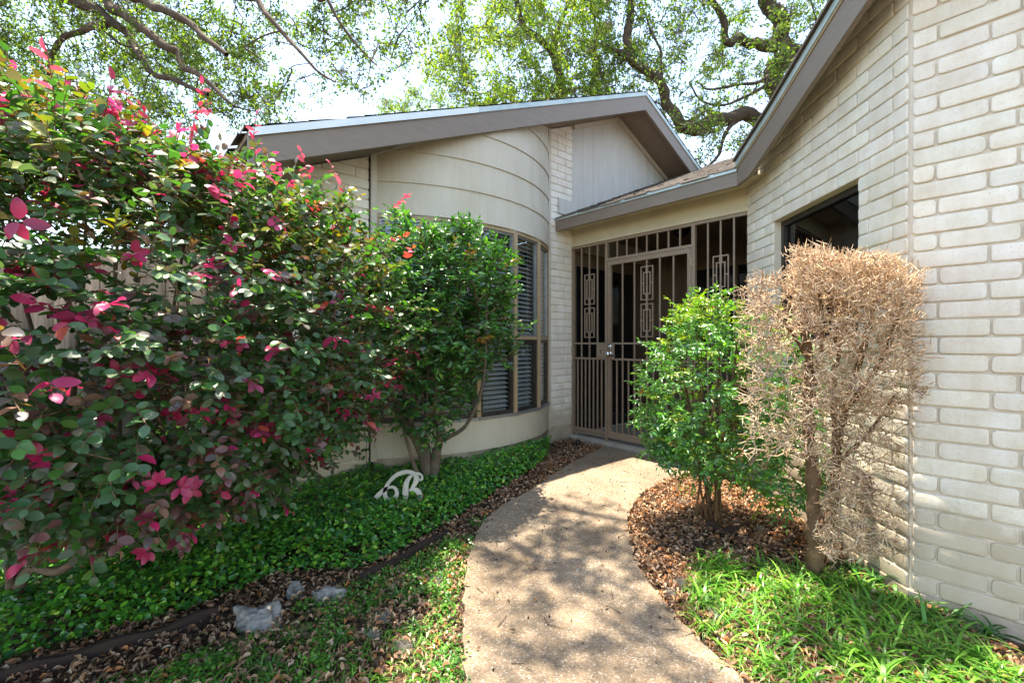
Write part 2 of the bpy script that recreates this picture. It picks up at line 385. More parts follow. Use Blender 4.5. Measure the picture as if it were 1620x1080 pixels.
def vnoise(p, s, seed=0):
    p = np.asarray(p, float)*s; r = np.zeros(len(p)); q = np.random.RandomState(seed)
    for k in range(6):
        f = q.normal(0, 1, 3)*(1+0.5*k); r += np.sin(p@f[:p.shape[1]]+q.uniform(0, 6.28))/(1+0.35*k)
    return r/3.0

# ---------------------------------------------------------------- ground, path
def heightfield():
    xs = np.concatenate([[-400, -120, -40, -15, -8], np.arange(-6, 6.01, 0.15), [8, 15, 40, 120, 400]])
    ys = np.concatenate([[-200, -60, -20, -8, -3], np.arange(-1.5, 9.01, 0.15), [11, 15, 25, 60, 200, 600]])
    X, Y = np.meshgrid(xs, ys); Z = gz(X, Y)
    near = (abs(X) < 6.2) & (Y < 9.1) & (Y > -1.6)
    Z = Z+near*0.012*vnoise(np.c_[X.ravel(), Y.ravel()], 3.1, 5).reshape(X.shape)
    V = np.c_[X.ravel(), Y.ravel(), Z.ravel()-0.012]
    nx = len(xs); i = np.arange(len(ys)-1)[:, None]*nx; j = np.arange(nx-1)[None]
    F = np.stack([i+j, i+j+1, i+nx+j+1, i+nx+j], -1).reshape(-1, 4)
    o = npmesh("ground", V, [F], None, M['soil'], smooth=True)
    tag(o, kind='structure'); return o
heightfield()
pl = [gp(740, 1260), gp(735, 1080), gp(733, 1000), gp(735, 930), gp(746, 868), gp(768, 826), gp(800, 800), gp(840, 778), gp(885, 747), gp(925, 724), gp(958, 708)]
pr = [gp(1360, 1260), gp(1175, 1080), gp(1105, 1018), gp(1045, 950), gp(1008, 895), gp(995, 850), gp(996, 815), gp(1015, 785), gp(1045, 768), gp(1085, 752), gp(1120, 752)]
PL = spline([p[:2] for p in pl], 8); PR = spline([p[:2] for p in pr], 8)
def build_path():
    m = len(PL); k = 9; V = []; F = []
    for i in range(m):
        a = PL[i]; b = PR[i]
        ja = 0.006*math.sin(i*1.7)+0.004*math.sin(i*4.1)
        for j in range(k):
            t = j/(k-1); p = a+(b-a)*t
            V.append((p[0]+ja*(1-2*t), p[1], gz(0, p[1])+0.022))
    for i in range(m-1):
        for j in range(k-1): F.append((i*k+j, i*k+j+1, (i+1)*k+j+1, (i+1)*k+j))
    for s in (0, k-1):
        b0 = len(V)
        for i in range(m):
            v = V[i*k+s]; V.append((v[0], v[1], v[2]-0.006)); V.append((v[0]+(0.004 if s else -0.004), v[1], v[2]-0.09))
        for i in range(m-1):
            F.append((i*k+s, (i+1)*k+s, b0+2*(i+1), b0+2*i)); F.append((b0+2*i, b0+2*i+2, b0+2*i+3, b0+2*i+1))
    mb = MB(); mb.add(V, F); o = mb.build("path", M['path']); tag(o, kind='structure')
build_path()

# ---------------------------------------------------------------- brick walls
def brick_shape(u0, u1, z0, z1, dep, rr):
    """rounded, slightly pillowy painted brick; returns verts in (u,z,out)"""
    w = u1-u0; h = z1-z0; r = min(h*0.22, w*0.3)*rr; pts = []
    for cx, cz, a0 in ((u1-r, z1-r, 0), (u0+r, z1-r, 90), (u0+r, z0+r, 180), (u1-r, z0+r, 270)):
        for k in (0, 30, 60, 90):
            a = math.radians(a0+k); pts.append((cx+r*math.cos(a), cz+r*math.sin(a)))
    pts = np.array(pts); c = np.array([(u0+u1)/2, (z0+z1)/2]); n = len(pts)
    j = R.normal(0, 0.0010, pts.shape); pts = pts+j
    def ring(sh, o):
        q = pts.copy(); q[:, 0] = c[0]+(q[:, 0]-c[0])*(1-2*sh/w); q[:, 1] = c[1]+(q[:, 1]-c[1])*(1-2*sh/h)
        return np.c_[q, np.full(n, o)+R.normal(0, 0.0004, n)]
    return np.vstack([ring(0, -0.004), ring(0.0006, dep*0.55), ring(0.002, dep*0.92), ring(0.0055, dep)])
def brick_wall(name, o2, d2, n2, length, z0, rows, offs, parent, holes=(), planes=(), depth=0.009, base_tint=(0.80, 0.755, 0.665), zt=None, ustart=0.0, jag=0):
    h = 0.0828; mod = 0.2655; g = 0.0075
    o2 = np.array(o2); d2 = np.array(d2); n2 = np.array(n2)
    VV = []; FF4 = []; FC = []; CC = []; nv = 0; n = 16
    for r in range(rows):
        zb = z0+r*h; joints = [ustart]; x = ustart+offs[r % len(offs)]+R.uniform(-0.006, 0.006)
        if offs[r % len(offs)] < 0.02: x += mod
        while x < length-0.035: joints.append(x); x += mod+R.uniform(-0.005, 0.005)
        joints.append(length)
        ivs = list(zip(joints[:-1], joints[1:]))
        for (ha, hb, hz0, hz1) in holes:
            if zb+h/2 > hz0 and zb+h/2 < hz1:
                new = []
                for a, b_ in ivs:
                    if b_ <= ha or a >= hb: new.append((a, b_)); continue
                    if a < ha-0.03: new.append((a, ha))
                    if b_ > hb+0.03: new.append((hb, b_))
                ivs = new
        for a, b_ in ivs:
            if b_-a < 0.03: continue
            V = brick_shape(a+g/2+R.uniform(-.0015, .0015), b_-g/2+R.uniform(-.0015, .0015), zb+g/2+R.uniform(-.001, .001), zb+h-g/2+R.uniform(-.0015, .0015), depth*R.uniform(0.75, 1.25), R.uniform(0.5, 1.3))
            W = np.zeros((len(V), 3)); p = o2[None]+d2[None]*V[:, 0:1]+n2[None]*V[:, 2:3]
            W[:, :2] = p; W[:, 2] = V[:, 1]
            VV.append(W)
            for k in range(3):
                i = np.arange(n); FF4.append(np.c_[nv+k*n+i, nv+k*n+(i+1) % n, nv+(k+1)*n+(i+1) % n, nv+(k+1)*n+i])
            FC.append(nv+3*n+np.arange(n)[None])
            t = np.array(base_tint)*R.uniform(0.93, 1.05)*(1+R.uniform(-0.015, 0.015, 3))
            CC.append(np.repeat(t[None], len(V), 0)); nv += len(V)
    me = npmesh(name, np.vstack(VV), [np.vstack(FF4), np.vstack(FC)], np.vstack(CC), None, None, True)
    bm = bmesh.new(); bm.from_mesh(me)
    for co, no in planes: bmesh.ops.bisect_plane(bm, geom=bm.verts[:]+bm.edges[:]+bm.faces[:], plane_co=co, plane_no=no, clear_outer=True)
    bmesh.ops.recalc_face_normals(bm, faces=bm.faces[:])
    bm.to_mesh(me); bm.free()
    return link(name, me, M['brick'], parent)
def backing(name, o2, d2, n2, u0, u1, zb, zt, parent, holes=(), thick=0.10, mat='mortar', planes=()):
    """wall body whose outer face is the mortar surface"""
    o2 = np.array(o2); d2 = np.array(d2); n2 = np.array(n2); mb = MB()
    us = sorted({u0, u1}|{h[0] for h in holes}|{h[1] for h in holes}); zs = sorted({zb, zt}|{h[2] for h in holes}|{h[3] for h in holes})
    def P(u, o, z): q = o2+d2*u+n2*o; return (q[0], q[1], z)
    for a, b_ in zip(us[:-1], us[1:]):
        for c, d in zip(zs[:-1], zs[1:]):
            if any(a >= h[0]-1e-6 and b_ <= h[1]+1e-6 and c >= h[2]-1e-6 and d <= h[3]+1e-6 for h in holes): continue
            mb.box8([P(a, 0, c), P(b_, 0, c), P(b_, -thick, c), P(a, -thick, c)], [P(a, 0, d), P(b_, 0, d), P(b_, -thick, d), P(a, -thick, d)])
    o = mb.build(name, M[mat], parent)
    bm = bmesh.new(); bm.from_mesh(o.data); bmesh.ops.remove_doubles(bm, verts=bm.verts[:], dist=1e-5)
    # drop inner partition faces
    seen = {}
    for f in bm.faces[:]:
        c = f.calc_center_median(); k = (round(c.x, 4), round(c.y, 4), round(c.z, 4)); seen.setdefault(k, []).append(f)
    dl = [f for v in seen.values() if len(v) > 1 for f in v]
    if dl: bmesh.ops.delete(bm, geom=dl, context='FACES')
    for co, no in planes:
        r = bmesh.ops.bisect_plane(bm, geom=bm.verts[:]+bm.edges[:]+bm.faces[:], plane_co=co, plane_no=no, clear_outer=True)
    bmesh.ops.recalc_face_normals(bm, faces=bm.faces[:]); bm.to_mesh(o.data); bm.free()
    return o

house = empty("house", L(0, 0, 0), "low painted cream brick house with taupe fascias, curved window bay and gated porch", "house")
SRIDGE = -0.926; SL = 0.417
def zsof(s): return 4.10-SL*abs(s-SRIDGE)     # underside of left gable roof
def ztop(s): return 4.285-SL*abs(s-SRIDGE)
# clip plane for the left slope on the left wall
cp = L(0, 0, zsof(0)-0.01); slope_n = Vector((-B[0]*SL, -B[1]*SL, 1))  # z decreases with s (direction -B)
slope_plane = (Vector(cp), slope_n.normalized())
BD = (-B[0], -B[1])
FB = 0.115
# left wall: pier and far-left brick
pier = brick_wall("brick_pier", L(0, 0), BD, N, 0.407, 0.117, 44, [0.265, 0.13], house, planes=[slope_plane], depth=0.007, base_tint=(0.80, 0.77, 0.71))
backing("pier_core", L(0, 0), BD, N, 0.0, 0.407, 0.10, 3.7, house, planes=[slope_plane])
lb = brick_wall("brick_wall", L(2.56, 0), BD, N, 0.56, -0.13, 44, [0.265, 0.13], house, planes=[slope_plane])
backing("wall_core", L(2.56, 0), BD, N, 0.0, 0.56, -0.25, 3.2, house, planes=[slope_plane])
# end wall of left brick (turns away at the corner)
e0 = np.array(L(3.12, 0)); 
backing("end_wall", e0, -N, BD, 0.0, 4.0, -0.3, 2.35, house, thick=0.12)
brick_wall("end_wall_brick", e0, -N, BD, 4.0, -0.13, 30, [0.265, 0.13], house)
# gable panel beside the pier, above the porch roof
mb = MB(); SS = np.linspace(0.0, -2.55, 52)
pts = []
for a, b_ in zip(SS[:-1], SS[1:]):
    g = 0.0
    mb.quad(L(a, g, 2.2), L(b_, g, 2.2), L(b_, g, zsof(b_)-0.002), L(a, g, zsof(a)-0.002))
for s in np.arange(-0.2, -2.3, -0.2):   # shallow grooves: raised boards between them
    mb.box8([L(s-0.004, 0.0, 2.3), L(s-0.196, 0.0, 2.3), L(s-0.196, 0.0022, 2.3), L(s-0.004, 0.0022, 2.3)],
            [L(s-0.004, 0.0, zsof(s-0.004)-0.003), L(s-0.196, 0.0, zsof(s-0.196)-0.003), L(s-0.196, 0.0022, zsof(s-0.196)-0.003), L(s-0.004, 0.0022, zsof(s-0.004)-0.003)])
mb.box8([L(-0.003, 0.0, 2.3), L(-0.196, 0.0, 2.3), L(-0.196, 0.0022, 2.3), L(-0.003, 0.0022, 2.3)], [L(-0.003, 0, zsof(-.003)-.003), L(-0.196, 0, zsof(-.196)-.003), L(-0.196, 0.0022, zsof(-.196)-.003), L(-0.003, 0.0022, zsof(-.003)-.003)])
mb.build("gable_panel", M['panel'], house)
# flashing sheet beside the porch eave
mb = MB(); mb.box8([L(0.26, 0.0205, 2.60), L(0.003, 0.0205, 2.60), L(0.003, 0.023, 2.60), L(0.26, 0.023, 2.60)], [L(0.26, 0.0205, 2.78), L(0.003, 0.0205, 2.78), L(0.003, 0.023, 2.78), L(0.26, 0.023, 2.78)])
mb.build("flashing", M['panel'], house)
# rake moulding under the soffit
for sg, s1 in ((-1, -2.42),):
    mb = MB(); mb.bar(L(SRIDGE, 0.022, zsof(SRIDGE)-0.03), L(s1, 0.022, zsof(s1)-0.03), 0.03, 0.05); mb.build("rake_moulding", M['trim'], house)
mb = MB(); mb.bar(L(-0.01, 0.022, zsof(0)-0.03), L(SRIDGE+0.01, 0.022, zsof(SRIDGE)-0.03), 0.03, 0.05); mb.build("rake_moulding", M['trim'], house)

# ---- curved bay
S0, S1 = 0.407, 2.531; SC_ = (S0+S1)/2; HC = (S1-S0)/2; SAG = 0.37; RB = (HC*HC+SAG*SAG)/(2*SAG); AM = math.asin(HC/RB)
def arc(a, r=0.0):      # a from -1 (pier side) to 1 (left); r extra radius
    th = a*AM; s = SC_+(RB+r)*math.sin(th); o = (RB+r)*math.cos(th)-(RB-SAG)
    return s, o
bay = empty("window_bay", L(SC_, 0, 0), "curved bay with lapped cream siding above a band of five tall windows", None)
bay.parent = house; bay.matrix_parent_inverse = parent_inv(house)
del bay['label']
def arc_band(mb, z0, z1, r0, r1, a0=-1, a1=1, n=28, clip=True, thick=0.02):
    aa = np.linspace(a0, a1, n+1)
    lo = []; hi = []
    for a in aa:
        s, o = arc(a, r0); s2, o2_ = arc(a, r1); zt = z1
        if clip: zt = min(z1, zsof(s)-0.004)
        lo.append((s, o, z0)); hi.append((s2, o2_, zt))
    for i in range(n):
        if hi[i][2] <= z0+0.002 and hi[i+1][2] <= z0+0.002: continue
        p = [L(lo[i][0], lo[i][1], z0), L(lo[i+1][0], lo[i+1][1], z0), L(hi[i+1][0], hi[i+1][1], max(hi[i+1][2], z0)), L(hi[i][0], hi[i][1], max(hi[i][2], z0))]
        mb.quad(*p)
        # underside lip
        s, o = arc(aa[i], r0-thick); s2, o2_ = arc(aa[i+1], r0-thick)
        mb.quad(L(s, o, z0), L(s2, o2_, z0), p[1], p[0])
mb = MB(); zz = [2.17, 2.44, 2.705, 2.97, 3.235, 3.50, 3.77]
for a, b_ in zip(zz[:-1], zz[1:]): arc_band(mb, a, b_+0.01, 0.012, 0.0, -0.985, 0.985)
o = mb.build("lap_siding", M['siding'], bay)
mb = MB(); arc_band(mb, FB, 0.385, 0.006, 0.006, -0.985, 0.985); mb.build("base_panel", M['siding'], bay)
mb = MB(); arc_band(mb, -0.3, FB-0.002, -0.02, -0.02, -1, 1); 
mb.box8([L(-0.02, -0.1, -0.3), L(S0+.02, -0.1, -0.3), L(S0+.02, 0.012, -0.3), L(-0.02, 0.012, -0.3)], [L(-0.02, -0.1, 0.113), L(S0+.02, -0.1, 0.113), L(S0+.02, 0.004, 0.113), L(-0.02, 0.004, 0.113)])
mb.build("foundation", M['concrete'], house)
# corner boards
for s, wd in ((S0+0.012, 0.034), (S1+0.004, 0.05)):
    mb = MB(); mb.box8([L(s-wd/2, -0.02, FB-0.02), L(s+wd/2, -0.02, FB-0.02), L(s+wd/2, 0.032, FB-0.02), L(s-wd/2, 0.032, FB-0.02)], [L(s-wd/2, -0.02, zsof(s)-.004), L(s+wd/2, -0.02, zsof(s)-.004), L(s+wd/2, 0.032, zsof(s)-.004), L(s-wd/2, 0.032, zsof(s)-.004)])
    mb.build("corner_board", M['trim'], bay)
mb = MB(); mb.box8([L(S1+.032, -0.01, -0.1), L(S1+.041, -0.01, -0.1), L(S1+.041, 0.012, -0.1), L(S1+.032, 0.012, -0.1)], [L(S1+.032, -0.01, 2.63), L(S1+.041, -0.01, 2.63), L(S1+.041, 0.012, 2.63), L(S1+.032, 0.012, 2.63)])
mb.build("caulk_joint", M['black'], bay)
# sill, rail and head following the facets
ang = np.linspace(-0.975, 0.975, 6)
nodes = [arc(a) for a in ang]
def facet(mb, i, z0, z1, o0, o1, e0=0.0, e1=0.0):
    (s0, q0), (s1, q1) = nodes[i], nodes[i+1]
    d = np.array([s1-s0, q1-q0]); ln = np.linalg.norm(d); d = d/ln; nrm = np.array([-d[1], d[0]])
    if nrm[1] < 0: nrm = -nrm
    a = np.array([s0, q0])+d*e0; b_ = np.array([s1, q1])-d*e1
    c = [a+nrm*o0, b_+nrm*o0, b_+nrm*o1, a+nrm*o1]
    mb.box8([L(p[0], p[1], z0) for p in c], [L(p[0], p[1], z1) for p in c])
sill = MB()
for i in range(5): facet(sill, i, 0.385, 0.412, -0.06, 0.022)
sill.build("window_sill", M['greyframe'], bay)
hd = MB()
for i in range(5): facet(hd, i, 2.135, 2.168, -0.06, 0.010)
hd.build("window_head", M['mullion'], bay)
rl = MB()
for i in range(5): facet(rl, i, 1.118, 1.150, -0.055, 0.004, 0.022, 0.022)
rl.build("window_rail", M['mullion'], bay)
for i, (s, q) in enumerate(nodes):
    p = MB(); t = 0.021
    p.box8([L(s-t, q-0.06, 0.412), L(s+t, q-0.06, 0.412), L(s+t, q+0.014, 0.412), L(s-t, q+0.014, 0.412)], [L(s-t, q-0.06, 2.135), L(s+t, q-0.06, 2.135), L(s+t, q+0.014, 2.135), L(s-t, q+0.014, 2.135)])
    p.build("mullion", M['mullion'], bay)
for i in range(5):
    for (z0, z1, fm) in ((0.412, 1.118, 'bronze'), (1.150, 2.135, 'greyframe')):
        f = MB(); w_ = 0.034 if fm == 'bronze' else 0.018; e = 0.022
        facet(f, i, z0, z0+w_, -0.04, -0.005, e, e); facet(f, i, z1-w_, z1, -0.04, -0.005, e, e)
        (s0, q0), (s1, q1) = nodes[i], nodes[i+1]; ln = math.hypot(s1-s0, q1-q0)
        facet(f, i, z0+w_, z1-w_, -0.04, -0.005, e, ln-e-w_); facet(f, i, z0+w_, z1-w_, -0.04, -0.005, ln-e-w_, e)
        f.build("window_frame", M[fm], bay)
        g = MB(); facet(g, i, z0+w_, z1-w_, -0.026, -0.022, e+w_, e+w_); g.build("pane", M['glass'], bay)
    bl = MB(); z = 0.44
    while z < 2.12:
        (s0, q0), (s1, q1) = nodes[i], nodes[i+1]
        d = np.array([s1-s0, q1-q0]); ln = np.linalg.norm(d); d /= ln; nr = np.array([-d[1], d[0]]); nr = nr if nr[1] > 0 else -nr
        a = np.array([s0, q0])+d*0.05; b_ = np.array([s1, q1])-d*0.05
        ti = 0.011
        c0, c1 = a-nr*0.048, a-nr*0.092; e0_, e1_ = b_-nr*0.048, b_-nr*0.092
        bl.box8([L(*c0, z-ti), L(*e0_, z-ti), L(*e1_, z+ti), L(*c1, z+ti)], [L(*c0, z-ti+.003), L(*e0_, z-ti+.003), L(*e1_, z+ti+.003), L(*c1, z+ti+.003)])
        z += 0.044
    for t in (0.25, 0.75):
        q = a+(b_-a)*t-nr*0.046; bl.bar(L(*q, 0.43), L(*q, 2.12), 0.003, 0.002, (1, 0, 0))
    bl.build("blind", M['blind'], bay)
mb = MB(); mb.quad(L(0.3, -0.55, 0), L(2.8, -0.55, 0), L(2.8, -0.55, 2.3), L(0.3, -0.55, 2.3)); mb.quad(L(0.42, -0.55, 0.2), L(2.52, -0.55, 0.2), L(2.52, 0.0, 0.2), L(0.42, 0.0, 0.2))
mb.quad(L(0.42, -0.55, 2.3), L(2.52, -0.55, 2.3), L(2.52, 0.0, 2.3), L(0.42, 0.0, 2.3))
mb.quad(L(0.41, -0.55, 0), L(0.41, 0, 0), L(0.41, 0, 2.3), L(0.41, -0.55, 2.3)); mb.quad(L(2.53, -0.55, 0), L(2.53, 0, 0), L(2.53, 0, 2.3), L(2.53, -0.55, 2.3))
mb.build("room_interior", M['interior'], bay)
# arc fascia closing the head above windows
# ---- left gable roof
OV = 0.427; SE = 3.54; SR = -2.42
roof = MB()
def slab(mb, s0, s1, o0, o1, zf, th):
    mb.box8([L(s0, o0, zf(s0)-th), L(s1, o0, zf(s1)-th), L(s1, o1, zf(s1)-th), L(s0, o1, zf(s0)-th)], [L(s0, o0, zf(s0)), L(s1, o0, zf(s1)), L(s1, o1, zf(s1)), L(s0, o1, zf(s0))])
slab(roof, SRIDGE, SE, OV-0.03, -6.5, lambda s: ztop(s)-0.012, 0.04)
slab(roof, SRIDGE, SR, OV-0.03, -6.5, lambda s: ztop(s)-0.012, 0.04)
rf = roof.build("gable_roof", M['soffit'], house)
def shingles(name, fn, ulen, vlen, mat, parent, rowh=0.14, tab=0.30, seed=3, edge=False):
    """fn(u,v,h)->xyz, u along the courses, v up slope, h normal offset"""
    q = np.random.RandomState(seed); VV = []; CC = []; FF = []; n = 0; v = -0.015; r = 0
    while v < vlen:
        u = -q.uniform(0, tab)
        while u < ulen:
            u2 = min(u+tab*q.uniform(0.8, 1.05), ulen+q.uniform(0, 0.012)); a = max(u, 0-q.uniform(0, 0.006))
            if u2 > a+0.02:
                e = q.uniform(-0.008, 0.008); t = 0.010*q.uniform(0.7, 1.6)
                P = [fn(a, v+e, t), fn(u2-0.004, v+e, t), fn(u2-0.004, v+rowh*1.15, 0.004), fn(a, v+rowh*1.15, 0.004), fn(a, v+e, -0.003), fn(u2-0.004, v+e, -0.003)]
                VV += P; FF += [(n, n+1, n+2, n+3), (n+4, n+5, n+1, n), (n+4, n, n+3, n+4), (n+5, n+2, n+1, n+5)][:2]
                c = np.array([0.115, 0.098, 0.085])*q.uniform(0.6, 1.35); CC += [c]*6; n += 6
            u += tab
        v += rowh; r += 1
    return npmesh(name, np.array(VV), [np.array(FF)], np.array(CC), mat, parent)
cs = 1/math.sqrt(1+SL*SL)
shingles("roof_shingles", lambda u, v, h: L(SE+0.02-v*cs, OV+0.015-u, ztop(SE+0.02-v*cs)-0.004+h), 3.0, (SE-SRIDGE)/cs, M['shingle'], house)
shingles("roof_shingles", lambda u, v, h: L(SR+v*cs, OV+0.015-u, ztop(SR+v*cs)-0.004+h), 3.0, (SRIDGE-SR)/cs, M['shingle'], house, seed=5)
mb = MB()
for s1 in (SE, SR):
    a = SRIDGE; b_ = s1
    for (zo0, zo1, oo0, oo1) in ((-0.045, -0.235, OV, OV-0.035),):
        mb.box8([L(a, oo0, ztop(a)+zo1), L(b_, oo0, ztop(b_)+zo1), L(b_, oo1, ztop(b_)+zo1), L(a, oo1, ztop(a)+zo1)], [L(a, oo0, ztop(a)+zo0), L(b_, oo0, ztop(b_)+zo0), L(b_, oo1, ztop(b_)+zo0), L(a, oo1, ztop(a)+zo0)])
mb.build("rake_fascia", M['fascia'], house)
mb = MB()
for s1 in (SE, SR):
    a = SRIDGE; b_ = s1
    mb.box8([L(a, OV+.012, ztop(a)-.055), L(b_, OV+.012, ztop(b_)-.055), L(b_, OV-.02, ztop(b_)-.055), L(a, OV-.02, ztop(a)-.055)], [L(a, OV+.012, ztop(a)-.008), L(b_, OV+.012, ztop(b_)-.008), L(b_, OV-.02, ztop(b_)-.008), L(a, OV-.02, ztop(a)-.008)])
mb.build("drip_edge", M['drip'], house)
mb = MB(); a = 1.75; b_ = SE
mb.box8([L(a, OV+.0155, ztop(a)-.058), L(b_, OV+.0155, ztop(b_)-.058), L(b_, OV+.0125, ztop(b_)-.058), L(a, OV+.0125, ztop(a)-.058)], [L(a, OV+.0155, ztop(a)-.006), L(b_, OV+.0155, ztop(b_)-.006), L(b_, OV+.0125, ztop(b_)-.006), L(a, OV+.0125, ztop(a)-.006)])
mb.build("drip_edge", M['drip_new'], house)
mb = MB()
for s1 in (SE, SR):
    a = SRIDGE; b_ = s1; zf = lambda s: zsof(s)
    mb.quad(L(a, OV-0.035, zf(a)), L(b_, OV-0.035, zf(b_)), L(b_, -0.12, zf(b_)), L(a, -0.12, zf(a)))
mb.build("gable_soffit", M['soffit'], house)
# ---- porch roof: eave along N at e=.3 in front of the gate plane
EO = 0.30
def pz(r): return 2.535+SL*(r+EO)
def PR_(r, t, z): return L(-r, t, z)
mb = MB(); T1 = 5.0; RT = 4.2
mb.box8([PR_(-EO, 0.0, pz(-EO)-.03), PR_(-EO, 2.03, pz(-EO)-.03), PR_(RT, 5.4, pz(RT)-.03), PR_(RT, -0.0, pz(RT)-.03)], [PR_(-EO, 0.0, pz(-EO)-.008), PR_(-EO, 2.03, pz(-EO)-.008), PR_(RT, 5.4, pz(RT)-.008), PR_(RT, -0.0, pz(RT)-.008)])
mb.build("porch_roof", M['soffit'], house)
shingles("porch_shingles", lambda u, v, h: PR_(-EO-0.01+v*cs, 0.025+u, pz(-EO-0.01+v*cs)-0.003+h), 2.02, 0.9, M['shingle'], house, seed=8)
shingles("porch_shingles", lambda u, v, h: PR_(0.52+v*cs, 0.025+u, pz(0.52+v*cs)-0.003+h), 3.0, 3.9, M['shingle'], house, seed=9)
E = np.array(PR_(-EO, 2.05, 2.535)); RN = np.array([0.963, -0.27]); RD = np.array([-0.27, -0.963])
def PE(k, d, z): q = E[:2]+RD*k+RN*d; return (q[0], q[1], z)
mb = MB(); mb.box8([PR_(-EO, -0.0, 2.385), PR_(-EO, 2.07, 2.385), PR_(-EO+.03, 2.07, 2.385), PR_(-EO+.03, 0.0, 2.385)], [PR_(-EO, 0.012, 2.505), PR_(-EO, 2.05, 2.505), PR_(-EO+.03, 2.05, 2.505), PR_(-EO+.03, 0.012, 2.505)])
mb.build("porch_fascia", M['fascia'], house)
mb = MB(); mb.box8([PR_(-EO-.014, -0.02, 2.500), PR_(-EO-.014, 2.05, 2.500), PR_(-EO+.02, 2.05, 2.500), PR_(-EO+.02, -0.02, 2.500)], [PR_(-EO-.014, -0.02, 2.528), PR_(-EO-.014, 2.05, 2.528), PR_(-EO+.02, 2.05, 2.528), PR_(-EO+.02, -0.02, 2.528)])
mb.build("drip_edge", M['drip'], house)
mb = MB(); mb.quad(PR_(-EO+.03, 0.0, 2.44), PR_(-EO+.03, 2.3, 2.44), PR_(0.06, 2.3, 2.44), PR_(0.06, 0.0, 2.44)); mb.build("porch_soffit", M['header'], house)
mb = MB(); mb.box8([PR_(-.012, 0.03, 2.235), PR_(-.012, 2.09, 2.235), PR_(.09, 2.09, 2.235), PR_(.09, 0.03, 2.235)], [PR_(-.012, 0.03, 2.46), PR_(-.012, 2.09, 2.46), PR_(.09, 2.09, 2.46), PR_(.09, 0.03, 2.46)])
mb.bar(PR_(-0.02, 0.035, 2.247), PR_(-0.02, 2.085, 2.247), 0.022, 0.026)
mb.box8([PR_(-.022, 0.004, 2.235), PR_(-.022, 0.05, 2.235), PR_(-.012, 0.05, 2.235), PR_(-.012, 0.004, 2.235)], [PR_(-.022, 0.004, 2.44), PR_(-.022, 0.05, 2.44), PR_(-.012, 0.05, 2.44), PR_(-.012, 0.004, 2.44)])
mb.build("porch_header", M['header'], house)
# ---- right part: inner wall with window, face wall, eave
W1 = np.array([1.967, 2.248]); W0 = np.array([2.066, 3.99]); wd = unit(W0-W1); WL = float(np.linalg.norm(W0-W1)); wn = np.array([-wd[1], wd[0]])
if wn[0] > 0: wn = -wn
GR = 0.46
def zr(x, y, c=2.545): return c+GR*float((np.array([x, y])-E[:2])@N)
spl_n = Vector((-GR*N[0], -GR*N[1], 1)).normalized(); spl = (Vector((E[0], E[1], 2.505)), spl_n)
def wu(px_):    # image column -> distance along the inner wall
    u = (px_-810)/720; t = np.linalg.solve(np.array([[wd[0]-u*wd[1]]]), np.array([u*W1[1]-W1[0]])); return float(t[0])
hu0, hu1 = wu(1359), wu(1225)
ZW0, ZW1 = 1.100, 2.060
Z0R = -0.1316
zh0 = Z0R+round((ZW0-Z0R)/0.0828)*0.0828; zh1 = Z0R+round((ZW1-Z0R)/0.0828)*0.0828
hole = [(hu0, hu1, zh0-0.0828, zh1)]
brick_wall("brick_wall", W1, wd, wn, WL, Z0R, 44, [0.265, 0.092], house, holes=hole, planes=[spl], ustart=0.006)
backing("wall_core", W1, wd, wn, 0.0, WL, -0.25, 3.2, house, holes=[(hu0+.002, hu1-.002, zh0-0.0828, zh1)], planes=[spl], thick=0.13)
ND = np.array([0.664, -0.748])
brick_wall("brick_wall", W1, ND, -B, 2.6, Z0R, 56, [0.092, 0.265], house, ustart=0.006, depth=0.011, planes=[spl])
backing("wall_core", W1, ND, -B, 0.0, 2.6, -0.25, 4.6, house, thick=0.13, planes=[spl])
mb = MB()
def WW(o2, d2, n2, u, o, z): q = o2+d2*u+n2*o; return (q[0], q[1], z)
mb.box8([WW(W1, wd, wn, -0.01, -.1, -.4), WW(W1, wd, wn, WL, -.1, -.4), WW(W1, wd, wn, WL, .022, -.4), WW(W1, wd, wn, -0.01, .022, -.4)], [WW(W1, wd, wn, -0.01, -.1, Z0R), WW(W1, wd, wn, WL, -.1, Z0R), WW(W1, wd, wn, WL, .016, Z0R), WW(W1, wd, wn, -0.01, .016, Z0R)])
mb.box8([WW(W1, ND, -B, 0.0, -.1, -.4), WW(W1, ND, -B, 2.6, -.1, -.4), WW(W1, ND, -B, 2.6, .020, -.4), WW(W1, ND, -B, 0.0, .020, -.4)], [WW(W1, ND, -B, 0.0, -.1, Z0R-.001), WW(W1, ND, -B, 2.6, -.1, Z0R-.001), WW(W1, ND, -B, 2.6, .014, Z0R-.001), WW(W1, ND, -B, 0.0, .014, Z0R-.001)])
mb.build("foundation", M['concrete'], house, bevel=0.004)
# window in the inner wall
win = empty("side_window", WW(W1, wd, wn, (hu0+hu1)/2, 0, zh0), None, None); win.parent = house; win.matrix_parent_inverse = parent_inv(house)
mb = MB(); rc = -0.10
def wbox(mb, u0, u1, z0, z1, o0, o1):
    f = lambda u, o, z: WW(W1, wd, wn, u, o, z)
    mb.box8([f(u0, o0, z0), f(u1, o0, z0), f(u1, o1, z0), f(u0, o1, z0)], [f(u0, o0, z1), f(u1, o0, z1), f(u1, o1, z1), f(u0, o1, z1)])
fw = 0.04
wbox(mb, hu0+.003, hu0+fw, zh0, zh1-.002, rc, rc+.05); wbox(mb, hu1-fw, hu1-.003, zh0, zh1-.002, rc, rc+.05)
wbox(mb, hu0+fw, hu1-fw, zh1-fw, zh1-.002, rc, rc+.05); wbox(mb, hu0+fw, hu1-fw, zh0, zh0+fw, rc, rc+.05)
wbox(mb, hu0+fw, hu1-fw, (zh0+zh1)/2-.015, (zh0+zh1)/2+.015, rc+.002, rc+.045)
